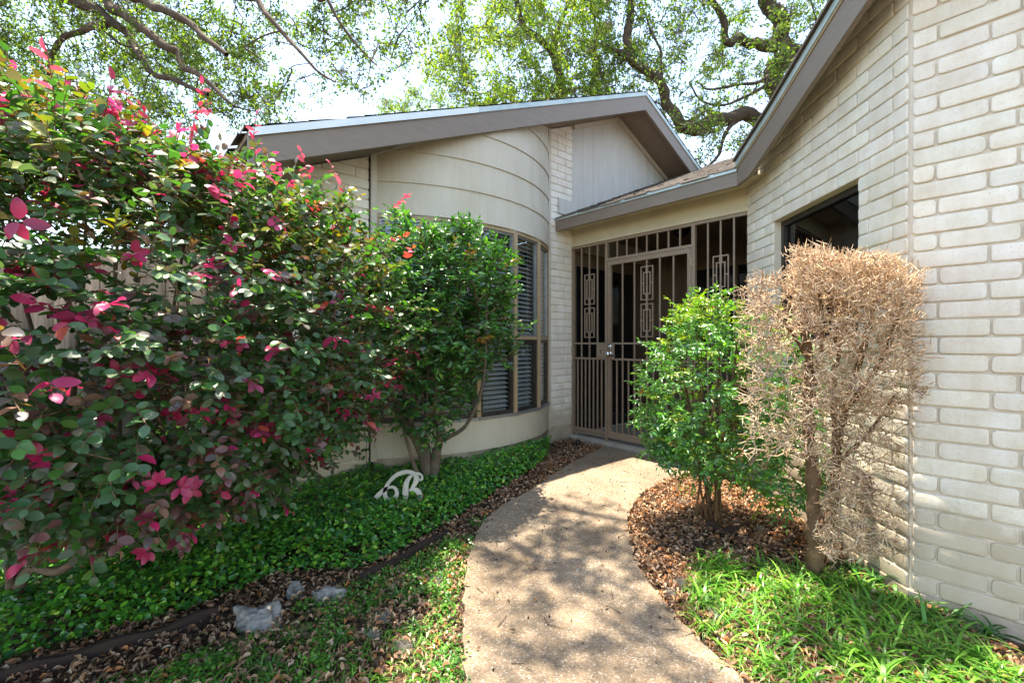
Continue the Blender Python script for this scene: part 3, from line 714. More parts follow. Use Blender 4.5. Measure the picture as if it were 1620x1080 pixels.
mb.build("window_frame", M['bronze'], win)
mb = MB(); wbox(mb, hu0+fw, hu1-fw, zh0+fw, zh1-fw, rc+.020, rc+.024); mb.build("pane", M['darkglass'], win)
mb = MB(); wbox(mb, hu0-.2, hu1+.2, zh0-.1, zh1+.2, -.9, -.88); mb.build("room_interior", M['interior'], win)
mb = MB(); wbox(mb, hu0+.001, hu1-.001, zh1+.001, zh1+.004, rc, .008); mb.build("lintel", M['mullion'], win)
nb = 5
for i in range(nb):
    mb = MB(); a = hu0-0.03+(hu1-hu0+0.06)*i/nb; b_ = hu0-0.03+(hu1-hu0+0.06)*(i+1)/nb
    wbox(mb, a+.004, b_-.004, zh0-.078, zh0-.006, -.11, .045); mb.build("sill_brick", M['brick'], win, bevel=0.007, smooth=False)
# small white cover over a dark opening low in the wall
hv = (wu(1372), EYE-(753-543)/720*2.45)
vent = empty("wall_outlet", WW(W1, wd, wn, hv[0], 0.02, hv[1]), "small dark outlet box with white cover low on the brick behind the dead shrub", "outlet")
mb = MB(); wbox(mb, hv[0]-.045, hv[0]+.045, hv[1]-.075, hv[1]+.0, .010, .030); mb.build("outlet_box", M['black'], vent, bevel=0.004)
mb = MB(); f = lambda u, o, z: WW(W1, wd, wn, u, o, z)
mb.prism([f(hv[0]-.048, .032, hv[1]-.005), f(hv[0]+.048, .032, hv[1]-.005), f(hv[0]+.048, .085, hv[1]+.035), f(hv[0]-.048, .085, hv[1]+.035)], (0, 0, 0.006)); mb.build("cover", M['white'], vent, bevel=0.002)
# rake board close to the inner wall, rising toward the viewer, with drip edge and roof
def RK(Y, q, z):
    u = (Y-(W1[1]+wn[1]*q))/wd[1]; p = W1+wd*u+wn*q; return (p[0], p[1], z)
bot = [(3.775, 2.388), (3.56, 2.388), (2.276, 2.796), (1.98, 2.893)]; topl = [(1.98, 3.100), (2.465, 2.939), (3.2, 2.694), (3.775, 2.535)]
mb = MB(); mb.prism([RK(y, .19, z) for y, z in bot+topl], tuple(-np.array([wn[0], wn[1], 0])*.032)); mb.build("rake_board", M['fascia'], house)
def strip(name, pts, q0, q1, dz0, dz1, mat):
    mb = MB()
    for (ya, za), (yb, zb) in zip(pts[:-1], pts[1:]):
        mb.box8([RK(ya, q0, za+dz0), RK(yb, q0, zb+dz0), RK(yb, q1, zb+dz0), RK(ya, q1, za+dz0)], [RK(ya, q0, za+dz1), RK(yb, q0, zb+dz1), RK(yb, q1, zb+dz1), RK(ya, q1, za+dz1)])
    return mb.build(name, M[mat], house)
strip("rake_bead", topl, .185, .197, -.016, .001, 'mullion')
strip("drip_edge", topl, .170, .204, .001, .048, 'drip')
strip("roof_edge", topl, .100, .226, .050, .068, 'shingle'); strip("roof_edge", topl, .100, .214, .068, .084, 'shingle')
R1 = np.array(RK(1.98, .19, 0)[:2]); R2 = R1+ND*3.2; zt_ = lambda p, c=2.60: (p[0], p[1], zr(p[0], p[1], c))
mb = MB(); e_ = np.array(RK(3.775, .19, 0)[:2])
mb.prism([zt_(e_), zt_(R1), zt_(R2), zt_(R2+B*4), zt_(e_+np.array([4.6, -.05]))], (0, 0, .018)); mb.build("main_roof", M['shingle'], house)
mb = MB(); a_ = R1; b2 = R2
mb.prism([zt_(a_, 2.545), zt_(b2, 2.545), zt_(b2, 2.325), zt_(a_, 2.325)], tuple(np.array([B[0], B[1], 0])*.03)); mb.build("rake_board", M['fascia'], house)
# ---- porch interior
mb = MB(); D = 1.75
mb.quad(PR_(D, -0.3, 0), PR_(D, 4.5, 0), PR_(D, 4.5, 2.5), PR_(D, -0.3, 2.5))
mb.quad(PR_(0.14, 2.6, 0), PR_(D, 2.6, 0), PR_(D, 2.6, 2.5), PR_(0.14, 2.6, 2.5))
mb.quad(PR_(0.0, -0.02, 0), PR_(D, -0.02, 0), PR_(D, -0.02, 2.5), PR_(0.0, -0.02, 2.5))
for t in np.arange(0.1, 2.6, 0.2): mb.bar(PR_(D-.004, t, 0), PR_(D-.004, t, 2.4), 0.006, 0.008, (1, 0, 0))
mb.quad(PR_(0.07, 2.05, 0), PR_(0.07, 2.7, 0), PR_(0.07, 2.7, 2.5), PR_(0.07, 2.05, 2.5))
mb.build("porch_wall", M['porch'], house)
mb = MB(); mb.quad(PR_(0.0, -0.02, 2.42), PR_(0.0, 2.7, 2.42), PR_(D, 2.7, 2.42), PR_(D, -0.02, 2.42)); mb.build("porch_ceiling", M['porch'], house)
mb = MB(); mb.box8([PR_(-.10, 0.0, -.14), PR_(-.10, 2.09, -.14), PR_(D, 2.6, -.14), PR_(D, 0.0, -.14)], [PR_(-.10, 0.0, -0.012), PR_(-.10, 2.09, -0.012), PR_(D, 2.6, -0.012), PR_(D, 0.0, -0.012)]); mb.build("porch_slab", M['curb'], house)
def rear(name, t0, t1, z0, z1, mid=None):
    e_ = empty(name, PR_(D, (t0+t1)/2, z0), None, None); e_.parent = house; e_.matrix_parent_inverse = parent_inv(house)
    m1 = MB(); w_ = 0.06
    def rb(mb, a, b_, c, d, o0, o1): mb.box8([PR_(D-o1, a, c), PR_(D-o1, b_, c), PR_(D-o0, b_, c), PR_(D-o0, a, c)], [PR_(D-o1, a, d), PR_(D-o1, b_, d), PR_(D-o0, b_, d), PR_(D-o0, a, d)])
    rb(m1, t0, t0+w_, z0, z1, .006, .04); rb(m1, t1-w_, t1, z0, z1, .006, .04); rb(m1, t0+w_, t1-w_, z1-w_, z1, .006, .04); rb(m1, t0+w_, t1-w_, z0, z0+w_, .006, .04)
    if mid: rb(m1, mid-.02, mid+.02, z0+w_, z1-w_, .006, .035)
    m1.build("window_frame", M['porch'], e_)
    m2 = MB(); rb(m2, t0+w_, t1-w_, z0+w_, z1-w_, .007, .012); m2.build("pane", M['darkpane'], e_)
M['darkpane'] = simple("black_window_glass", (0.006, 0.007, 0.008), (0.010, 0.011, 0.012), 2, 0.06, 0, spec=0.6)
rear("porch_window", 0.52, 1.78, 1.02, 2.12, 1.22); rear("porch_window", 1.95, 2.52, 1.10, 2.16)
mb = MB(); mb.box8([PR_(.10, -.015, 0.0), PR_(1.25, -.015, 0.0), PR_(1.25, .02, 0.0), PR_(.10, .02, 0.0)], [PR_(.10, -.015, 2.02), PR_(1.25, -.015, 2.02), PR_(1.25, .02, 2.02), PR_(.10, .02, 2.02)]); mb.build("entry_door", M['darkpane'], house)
lt = empty("ceiling_lamp", PR_(0.75, 1.0, 2.42), "unlit black flush lamp on the porch ceiling behind the gate bars", "lamp")
mb = MB(); c = PR_(0.75, 1.0, 2.415); mb.lathe(c, [(.02, 0), (.11, -.002), (.12, -.03), (.10, -.035), (.02, -.036)], 20); mb.build("lamp_base", M['black'], lt)
mb = MB(); mb.lathe(c, [(.09, -.036), (.085, -.07), (.05, -.10), (.01, -.115)], 20); mb.build("lamp_shade", M['darkpane'], lt, smooth=True)

# ---------------------------------------------------------------- security gate
gate = empty("security_gate", PR_(0, 1.0, 0), "taupe steel security gate with vertical bars, nested-rectangle ornaments and a chrome lock", "gate")
GT0, GT1, GD0, GD1 = 0.004, 2.052, 0.532, 1.512; ZB, ZTOP, ZD = 0.018, 2.232, 1.995
def gb(mb, t0, t1, z0, z1, o=0.0, d=0.03): mb.box8([PR_(o-d/2, t0, z0), PR_(o-d/2, t1, z0), PR_(o+d/2, t1, z0), PR_(o+d/2, t0, z0)], [PR_(o-d/2, t0, z1), PR_(o-d/2, t1, z1), PR_(o+d/2, t1, z1), PR_(o+d/2, t0, z1)])
mb = MB()
gb(mb, GT0, GT0+.03, ZB, ZTOP, d=.04); gb(mb, GT1-.03, GT1, ZB, ZTOP, d=.04); gb(mb, GT0+.03, GT1-.03, ZTOP-.028, ZTOP-.001, d=.036)
gb(mb, GD0-.032, GD0-.001, -0.01, ZTOP-.028, d=.038); gb(mb, GD1+.001, GD1+.036, -0.01, ZTOP-.028, d=.038)
gb(mb, GD0, GD1, ZD+.004, ZD+.034, d=.034)
mb.build("gate_frame", M['gate'], gate)
def ornament(tc, z0, z1, parent):
    m_ = MB(); wo, wi, b_ = 0.068, 0.038, 0.011
    def rect(hw, a, c):
        gb(m_, tc-hw-b_/2, tc-hw+b_/2, a, c, 0, .013); gb(m_, tc+hw-b_/2, tc+hw+b_/2, a, c, 0, .013)
        gb(m_, tc-hw+b_/2, tc+hw-b_/2, a, a+b_, 0, .0125); gb(m_, tc-hw+b_/2, tc+hw-b_/2, c-b_, c, 0, .0125)
    rect(wo, z0, z1); h = z1-z0; rect(wi, z0+h*0.17, z1-h*0.17)
    zm = (z0+z1)/2
    gb(m_, tc-wo+b_/2, tc-wi-b_/2, zm-b_/2, zm+b_/2, 0, .012); gb(m_, tc+wi+b_/2, tc+wo-b_/2, zm-b_/2, zm+b_/2, 0, .012)
    gb(m_, tc-.013, tc+.013, z0-.004, z0+h*0.17+.014, 0, .0145); gb(m_, tc-.013, tc+.013, z1-h*0.17-.014, z1+.004, 0, .0145)
    m_.build("ornament", M['gate'], parent)
def bars(ts, z0, z1, parent, w_=.014):
    for t in ts:
        m_ = MB(); gb(m_, t-w_/2, t+w_/2, z0, z1, 0, .014); m_.build("bar", M['gate'], parent)
ZR1, ZR2 = 1.080, 0.905
def panel(name, a, b_, z0, z1, n_up, centre, parent):
    e_ = empty(name, PR_(0, (a+b_)/2, z0), None, None); e_.parent = parent; e_.matrix_parent_inverse = parent_inv(parent)
    for q0, q1, dp in ((ZR1-.010, ZR1+.010, .022), (ZR2-.010, ZR2+.010, .022), (z0, z0+.022, .03)):
        m_ = MB(); gb(m_, a, b_, q0, q1, 0, dp); m_.build("rail", M['gate'], e_)
    m_ = MB(); gb(m_, a, b_, z0-.045 if z0 > .05 else 0.0, z0, .004, .018); m_.build("kick_board", M['soffit'], e_)
    up = np.linspace(a, b_, n_up+2)[1:-1]; lo = np.linspace(a, b_, 2*n_up+3)[1:-1]
    bars(up, ZR1+.010, z1, e_); bars(up, ZR2+.010, ZR1-.010, e_); bars(lo, z0+.022, ZR2-.010, e_)
    return up
u1 = panel("side_panel", GT0+.03, GD0-.032, 0.065, ZTOP-.028, 3, None, gate)
for z0, z1 in ((1.53, 1.885), (1.145, 1.495)): ornament(u1[1], z0, z1, gate)
m_ = MB(); gb(m_, GD0-.150, GD0-.033, ZR2+.011, ZR1-.011, -.004, .028); m_.build("lock_box", M['gate'], gate)
m_ = MB(); c = PR_(-.02, GD0-.09, .985); m_.bar(PR_(-.019, GD0-.09, .965), PR_(-.019, GD0-.09, 1.01), .014, .004, (B[0], B[1], 0)); m_.build("keyhole_plate", M['chrome'], gate)
u2 = panel("side_panel", GD1+.036, GT1-.03, 0.065, ZTOP-.028, 3, None, gate)
for z0, z1 in ((1.53, 1.885), (1.145, 1.495)): ornament(u2[1], z0, z1, gate)
bars(np.linspace(GD0, GD1, 9)[1:-1], ZD+.034, ZTOP-.028, gate)
gd = empty("gate_door", PR_(0, GD0, 0), None, None); gd.parent = gate; gd.matrix_parent_inverse = parent_inv(gate)
ST = .042; mb = MB()
gb(mb, GD0+.003, GD0+ST, 0.03, ZD, 0, .034); gb(mb, GD1-ST, GD1-.003, 0.03, ZD, 0, .034); gb(mb, GD0+ST, GD1-ST, ZD-.045, ZD, 0, .0335); gb(mb, GD0+ST, GD1-ST, .03, .10, 0, .0335)
gb(mb, GD0+ST, GD1-ST, ZR1-.010, ZR1+.010, 0, .022); gb(mb, GD0+ST, GD1-ST, ZR2-.010, ZR2+.010, 0, .022)
mb.build("door_frame", M['gate'], gd)
ub = np.linspace(GD0+ST, GD1-ST, 7)[1:-1]; lb_ = np.linspace(GD0+ST, GD1-ST, 13)[1:-1]
bars(ub, ZR1+.010, ZD-.045, gd); bars(ub, ZR2+.010, ZR1-.010, gd); bars(lb_, .10, ZR2-.010, gd)
for z0, z1 in ((1.53, 1.885), (1.145, 1.495)): ornament(ub[len(ub)//2 if False else 1+1], z0, z1, gd)
mb = MB(); gb(mb, GD0+.008, GD0+.095, .90, 1.085, -.019, .006); mb.build("lock_plate", M['gate'], gd)
def knob(z, r, long, name):
    m_ = MB(); p0 = np.array(PR_(-.022, GD0+.042, z)); d = np.array([-B[0], -B[1], 0])
    prof = [(0, r*.95), (.012, r), (.016, r*.6), (.03, r*.45)]+([(.04, r*.8), (.055, r), (.068, r*.8), (.073, .002)] if long else [(.034, r*.4), (.036, .002)])
    m_.tube([p0+d*h for h, _ in prof], [q for _, q in prof], 18); m_.build(name, M['chrome'], gd, smooth=True)
knob(1.045, .028, False, "deadbolt"); knob(.965, .030, True, "knob")
mb = MB(); p0 = np.array(PR_(-.075, GD0+.05, .95)); p1 = np.array(PR_(-.07, GD0+.15, .945)); mb.tube([p0, (p0+p1)/2, p1], [.009, .008, .006], 8); mb.build("lever", M['black'], gd, smooth=True)
for z in (1.86, 1.05, .25):
    mb = MB(); p = np.array(PR_(-.024, GD1+.0, z)); mb.tube([p-[0, 0, .04], p+[0, 0, .04]], .009, 10); mb.build("hinge", M['mullion'], gd)

# ---------------------------------------------------------------- fence behind the shrub
fence = empty("fence", (-3.0, 3.2, -0.1), "weathered grey cedar picket fence standing behind the pink-leaved shrub", "fence")
F0 = np.array(L(3.16, -0.10)); F1 = np.array([-6.2, 2.6]); fd = unit(F1-F0); fn = np.array([fd[1], -fd[0]]); fn = fn if fn[1] < 0 else -fn
VV = []; CC = []; FF = []; n = 0; u = 0.0; FLn = np.linalg.norm(F1-F0)
while u < FLn:
    wdt = 0.139; h = 1.74+R.uniform(-.012, .012); o = R.uniform(-.003, .003)
    for (zz_) in (0,):
        a, b_ = u+R.uniform(0, .002), u+wdt-R.uniform(.002, .007)
        P = [F0+fd*a+fn*(o+.009), F0+fd*b_+fn*(o+.009), F0+fd*b_+fn*(o-.009), F0+fd*a+fn*(o-.009)]
        VV += [(*p, -.13) for p in P]+[(*p, h) for p in P]
        FF += [(n+3, n+2, n+1, n), (n+4, n+5, n+6, n+7), (n, n+1, n+5, n+4), (n+1, n+2, n+6, n+5), (n+2, n+3, n+7, n+6), (n+3, n, n+4, n+7)]; n += 8
        CC += [np.array([.085, .075, .065])*R.uniform(.6, 1.3)]*8
    u += wdt
npmesh("pickets", np.array(VV), [np.array(FF)], np.array(CC), M['fence'], fence)
for z in (.25, 1.0, 1.6):
    mb = MB(); a = F0-fn*.035; b_ = F1-fn*.035; mb.bar((*a, z), (*b_, z), .038, .088); o = mb.build("fence_rail", M['fence'], fence)
for k in range(3):
    mb = MB(); p = F0+fd*(1.4+1.9*k)-fn*.10; mb.bar((*p, -.15), (*p, 1.7), .089, .089, (1, 0, 0)); mb.build("fence_post", M['fence'], fence)
for o in fence.children:
    if not o.data.color_attributes:
        a = o.data.color_attributes.new('Col', 'FLOAT_COLOR', 'POINT'); a.data.foreach_set('color', np.tile([.2, .18, .16, 1], len(o.data.vertices)).astype(np.float32))
for o in win.children:
    if o.name.startswith('sill_brick'):
        a = o.data.color_attributes.new('Col', 'FLOAT_COLOR', 'POINT'); a.data.foreach_set('color', np.tile([.66, .63, .57, 1], len(o.data.vertices)).astype(np.float32))
for o in house.children:
    if o.name.startswith(('main_roof', 'roof_edge')):
        a = o.data.color_attributes.new('Col', 'FLOAT_COLOR', 'POINT'); a.data.foreach_set('color', np.tile([.08, .07, .06, 1], len(a.data)).astype(np.float32))

# ---------------------------------------------------------------- plants
def grow(skel, targets, r0=0.006, jit=0.15, k=5, droop=0.0):
    """connect targets (nearest first) to the growing skeleton; returns list of (pts,radii)"""
    skel = [np.array(p, float) for p in skel]; S = np.array(skel); T = np.array(targets)
    cap = len(S)+len(T)*3; buf = np.zeros((cap, 3)); buf[:len(S)] = S; m = len(S)
    d0 = np.min(np.linalg.norm(T[:, None]-S[None, ::max(1, len(S)//200)], axis=2), axis=1)
    out = []
    for i in np.argsort(d0):
        t = T[i]; d = np.linalg.norm(buf[:m]-t, axis=1)+0.35*np.maximum(buf[:m, 2]-t[2], 0)
        j = int(np.argmin(d)); a = buf[j]; ln = np.linalg.norm(t-a)
        mid = (a+t)/2+R.normal(0, 1, 3)*ln*jit+np.array([0, 0, droop*ln])
        pts = np.array([a, a+(mid-a)*0.6+R.normal(0, .3, 3)*ln*jit*.3, mid, t])
        out.append((pts, ln)); buf[m] = mid; buf[m+1] = (mid+t)/2; buf[m+2] = t; m += 3
    return out
def ragged(n): return R.normal(0, 1, (n, 3))

# --- pink-leaved shrub (large, left)
LC = np.array([-1.90, 2.20]); Lq = unit(np.array([.44, .9])); Lp = np.array([Lq[1], -Lq[0]])
def loro_pt(a, p, z):   # superellipsoid local coords -> world
    xy = LC+Lq*a+Lp*p; return np.array([xy[0], xy[1], z])
loro = empty("flowering_shrub", (-1.92, 2.42, -0.15), "big rounded shrub of dark green leaves with magenta-pink young tips beside the fence", "shrub")
def loro_shell(n, depth=0.35, seed=0):
    P = []; O = []
    while sum(len(x) for x in P) < n:
        d = unit(R.normal(0, 1, (n, 3))*np.array([1.15, 1.0, .85]))
        e = 3.0
        k = (np.abs(d[:, 0]/1.30)**e+np.abs(d[:, 1]/1.12)**e+np.abs(d[:, 2]/0.86)**e)**(-1/e)
        q = d*k[:, None]; zr = q[:, 2]/0.86
        shr = np.where(zr < 0, 1-0.24*(-zr)**1.6, 1.0)
        nz = vnoise(q, 3.0, 4)
        inn = 1-np.abs(R.normal(0, depth*.55, len(q)))+0.085*nz
        q = q*inn[:, None]; q[:, :2] *= shr[:, None]
        z = 1.10+q[:, 2]; z = np.where(z > 1.1, z-0.02*np.clip(q[:, 0]+.2, 0, 2)*1.0, z)
        W = np.c_[LC[None]+Lq[None]*q[:, :1]+Lp[None]*q[:, 1:2], z]
        dn = np.c_[Lq[None]*(d[:, :1])+Lp[None]*d[:, 1:2], d[:, 2]]
        keep = (z > 0.25+.22*np.clip(q[:, 0], -.3, 1.2)) & (z > EYE-.415*W[:, 1])
        rel = (W[:, :2]-P1)@N; keep &= rel > 0.14
        keep &= W[:, 1] > 0.80
        # thin the back side; gaps low in the middle where the fence shows through
        front = (q[:, 1] > -0.3) | (q[:, 2] > .45) | (R.rand(len(q)) < .3); keep &= front
        gap = (vnoise(W, 2.9, 9) > 0.22) & (z < 1.6) ; keep &= ~(gap & (R.rand(len(q)) < .62))
        P.append(W[keep]); O.append(dn[keep])
    return np.vstack(P)[:n], unit(np.vstack(O)[:n])
def twig_leaves(P, O, nl, tl, ll, lw, upb=0.5, droop=0.25, curve=0.3, up_leaf=0.8, rnd=0.55):
    """P twig bases, O outward; returns leaves arrays + twig segs"""
    n = len(P); D = unit(O+np.array([0, 0, upb])+ragged(n)*rnd); L_ = R.uniform(.7, 1.3, n)*tl
    LP = []; LD = []; LU = []; LL = []; LW = []; ID = []; TP = []
    A = P.copy(); segA = []; segB = []
    prev = P.copy(); ns = 4
    for s in range(ns):
        D = unit(D+np.array([0, 0, -droop/ns])+ragged(n)*0.10); nxt = prev+D*(L_/ns)[:, None]; segA.append(prev); segB.append(nxt); prev = nxt
    SA = np.stack(segA, 1); SB = np.stack(segB, 1)
    for k in range(nl):
        t = (k+0.6)/nl*ns; i = min(int(t), ns-1); f = t-i
        p = SA[:, i]+(SB[:, i]-SA[:, i])*f; d = unit(SB[:, i]-SA[:, i])
        sd = unit(np.cross(d, np.array([0, 0, 1.0]))+ragged(n)*0.25); s = 1 if k % 2 else -1
        if k == nl-1: ld = unit(d+ragged(n)*.25)
        else: ld = unit(d*0.55+sd*s+ragged(n)*0.25)
        up = unit(np.array([0, 0, up_leaf])+ragged(n)*0.42+O*0.45)
        LP.append(p); LD.append(ld); LU.append(up)
        sc = R.uniform(.65, 1.15, n)*(0.8+0.3*math.sin(math.pi*(k+.5)/nl)); LL.append(ll*sc); LW.append(lw*sc); ID.append(np.arange(n)); TP.append(np.full(n, k/(nl-1)))
    return [np.concatenate(x) for x in (LP, LD, LU, LL, LW, ID, TP)], (SA.reshape(-1, 3), SB.reshape(-1, 3))
nT = 7400
Pt, Ot = loro_shell(nT)
(lp, ld_, lu, ll, lw, lid, ltp), (sa, sb) = twig_leaves(Pt, Ot, 9, .14, .040, .0265, upb=.35)
kind = R.rand(nT); pal_g = [(.048, .125, .040), (.066, .140, .055), (.110, .155, .095), (.060, .160, .030), (.12, .105, .075)]
C = pick(pal_g, len(lp), [3, 3, 2, 3, 1.0], .3)
topz = Pt[:, 2]
olive = (kind > .86) & (topz > 1.25); C[olive[lid]] = pick([(.20, .21, .03), (.14, .18, .03), (.24, .16, .03)], int(olive[lid].sum()), None, .25)
mar = (kind > .72) & (kind < .86); C[mar[lid] & (ltp > .4)] = pick([(.17, .075, .075), (.20, .10, .06), (.13, .10, .10)], int((mar[lid] & (ltp > .4)).sum()), None, .25)
pk = (kind < .105); pm = pk[lid] & (ltp > .42)
gm = ~pm
leaves("foliage", lp[gm], ld_[gm], lu[gm], ll[gm], lw[gm], C[gm], M['lf_loro'], loro, 'oval')
# pink young growth: bigger leaves at the tips
Cp = pick([(.66, .035, .17), (.60, .05, .20), (.40, .035, .11), (.68, .12, .08), (.34, .05, .12)], int(pm.sum()), [3, 3, 2, 1, 2], .2)
far_ = (lp[pm][:, 1] > 2.0) & (lp[pm][:, 2] > 1.5) & (R.rand(int(pm.sum())) < .5); Cp[far_] = pick([(.66, .14, .07), (.60, .22, .05), (.62, .10, .10)], int(far_.sum()))
o = leaves("young_leaves", lp[pm], ld_[pm], lu[pm], ll[pm]*1.15, lw[pm]*1.05, Cp, M['lf_pink'], loro, 'oval'); o['label'] = "magenta-pink young leaves at the twig tips"
V, F = segs_np(sa, sb, .0016, .0012, 3)
npmesh("twigs", V, [F], np.tile([.20, .12, .075], (len(V), 1)), M['stem'], loro)
# red shoots that stand above the crown
SH_P = [px(258, 175, 1.75), px(300, 185, 1.85), px(85, 125, 1.35), px(405, 215, 2.1), px(545, 275, 2.4), px(620, 300, 2.5), px(490, 255, 2.3), px(10, 130, 1.3), px(330, 170, 1.95)]
SP = np.array(SH_P)-np.array([0, 0, .10]); SO = np.tile([0, 0, 1.0], (len(SP), 1))+ragged(len(SP))*.25
(a1, a2, a3, a4, a5, a6, a7), (s1, s2) = twig_leaves(SP, SO, 9, .17, .040, .017, upb=.5, droop=-.1, up_leaf=.2)
leaves("young_leaves", a1, a2, a3, a4, a5, pick([(.62, .04, .12), (.60, .05, .10), (.66, .10, .16)], len(a1), None, .2), M['lf_pink'], loro, 'oval')
V, F = segs_np(s1, s2, .0017, .0012, 3); npmesh("twigs", V, [F], np.tile([.30, .08, .07], (len(V), 1)), M['stem'], loro)
# big near sprays at bottom left: hanging pink clusters
CL = [(65, 722, 1.2), (285, 770, 1.42), (185, 590, 1.3), (430, 680, 1.8), (560, 600, 2.4), (80, 730, 1.22), (250, 765, 1.42), (60, 780, 1.3), (320, 655, 1.5), (400, 675, 1.75), (300, 775, 1.5), (235, 872, 1.62), (150, 660, 1.3), (30, 350, .98), (480, 650, 2.0), (590, 625, 2.4), (510, 700, 2.2), (540, 655, 2.3), (210, 400, 1.4), (370, 385, 1.65), (100, 855, 1.5), (200, 840, 1.55), (280, 850, 1.7)]
BP = []; BD_ = []; BU = []; BL = []; BW = []; BC = []
for (x, y, Y) in CL:
    c = px(x, y, Y); to = unit(np.array([0, 0, EYE])-c); m = R.randint(4, 7); base = R.uniform(0, 6.28)
    col = pick([(.58, .03, .15), (.48, .03, .12), (.34, .035, .10)] if y < 800 else [(.14, .04, .06), (.20, .04, .07)], 1)[0]
    if (x, y) == (235, 872): col = np.array([.55, .05, .14])
    sx = unit(np.cross(to, [0, 0, 1.0])); sy = np.cross(sx, to)
    for k in range(m):
        a = base+k*4.6/m+R.uniform(-.45, .45); d = unit(sx*math.cos(a)+sy*math.sin(a)*.75+to*R.uniform(-.1, .5))
        l = .041*R.uniform(.75, 1.15); BP.append(c+d*.004); BD_.append(d); BU.append(unit(to+R.normal(0, .3, 3)+np.array([0, 0, .5]))); BL.append(l); BW.append(l*.58); BC.append(col*R.uniform(.85, 1.15))
leaves("young_leaves", np.array(BP), np.array(BD_), np.array(BU), np.array(BL), np.array(BW), np.array(BC), M['lf_pink'], loro, 'oval')
stems = []
for (x, y, Y, dx, dy) in ((235, 905, 2.35, 0, 0), (245, 900, 2.4, .2, .5), (20, 800, 2.1, -.3, .1), (225, 900, 2.4, -.4, .2), (60, 830, 2.3, 0, .2)):
    b0 = gp(x, y) if y > 880 else np.array([*px(x, y, Y)[:2], -.15])
    for k in range(3):
        e = loro_pt(R.uniform(-1, 1), R.uniform(-.7, .8), R.uniform(1.2, 1.8)); m_ = (b0+e)/2+np.array([0, 0, -.25])+R.normal(0, .08, 3)
        p = spline([b0, b0*.75+m_*.25+np.array([0, 0, .12]), m_, e], 7); stems.append((p, np.linspace(.026, .006, len(p))*R.uniform(.7, 1.1)))
p = spline([gp(395, 830), px(430, 745, 2.5), px(470, 690, 2.55), px(540, 620, 2.6), px(575, 500, 2.7)], 7); stems.append((p, np.linspace(.022, .008, len(p))))
tubes("branches", stems, M['stem'], loro, 8, (.16, .11, .075), .2, .05)
sk = np.vstack([s[0] for s in stems]); tg = Pt[R.choice(len(Pt), 700, False)]
gl = grow(sk, tg, jit=.12)
tubes("branches", [(spline(p, 3), np.linspace(.0060, .0022, 10)[:len(spline(p, 3))]) for p, l in gl], M['stem'], loro, 4, (.17, .11, .07), .3)

# --- glossy evergreen shrub in front of the bay
ev = empty("evergreen_shrub", (-.67, 3.6, -.15), "multi-stemmed glossy green shrub in front of the curved bay window", "shrub")
def blob(n, c, ax, r, depth=.3, seed=1, namp=.12, e=2.4, frontonly=True):
    """ax: two horizontal unit axes; r radii (3)"""
    P = []; O = []; c = np.array(c)
    while sum(len(x) for x in P) < n:
        d = unit(R.normal(0, 1, (n, 3))); k = (np.abs(d[:, 0])**e+np.abs(d[:, 1])**e+np.abs(d[:, 2])**e)**(-1/e)
        inn = 1-np.abs(R.normal(0, depth, n))+namp*vnoise(d, 3.5, seed); q = d*(k*inn)[:, None]*np.array(r)
        W = c+np.c_[q[:, :1]*ax[0][None]+q[:, 1:2]*ax[1][None], q[:, 2]]
        dn = np.c_[d[:, :1]*ax[0][None]+d[:, 1:2]*ax[1][None], d[:, 2]]
        P.append(W); O.append(dn)
    return np.vstack(P)[:n], np.vstack(O)[:n]
P_a, O_a = blob(1150, (-.50, 3.50, 1.40), (B, N), (.62, .36, .56), .28, 3, .16, 2.8)
P_b, O_b = blob(230, (-.62, 3.50, .72), (B, N), (.30, .26, .34), .3, 5)
ok = ((P_a[:, :2]-P1)@N > .10); sarc = -((P_a[:, :2]-P1)@B); qa = (P_a[:, :2]-P1)@N
lim = np.sqrt(np.maximum(RB**2-(sarc-SC_)**2, 0))-(RB-SAG)+.07; ok &= qa > lim
Pe = np.vstack([P_a[ok], P_b]); Oe = np.vstack([O_a[ok], O_b])
(lp, ld_, lu, ll, lw, lid, ltp), (sa, sb) = twig_leaves(Pe, Oe, 8, .12, .058, .024, upb=.7, droop=.05, up_leaf=.7, rnd=.5)
C = pick([(.042, .135, .030), (.060, .18, .032), (.038, .105, .046), (.11, .25, .04)], len(lp), [3, 2.4, 1.6, 1.4], .25)
tip = ltp > .8; C[tip] *= 1.35
kk_ = R.rand(len(Pe)); ory = (kk_ < .012)[lid]; C[ory] = pick([(.35, .14, .04), (.30, .22, .04)], int(ory.sum()), None, .2)
so_ = ((lp[:, :2]-P1)@N); ss_ = -((lp[:, :2]-P1)@B); lim = np.sqrt(np.maximum(RB**2-(ss_-SC_)**2, 0))-(RB-SAG)+.02
g_ = so_ > lim
leaves("foliage", lp[g_], ld_[g_], lu[g_], ll[g_], lw[g_], C[g_], M['lf_glossy'], ev, 'lance')
V, F = segs_np(sa, sb, .002, .0013, 3); npmesh("twigs", V, [F], np.tile([.16, .11, .06], (len(V), 1)), M['stem'], ev)
Y0 = 3.6; bs = px(680, 775, Y0); stm = []
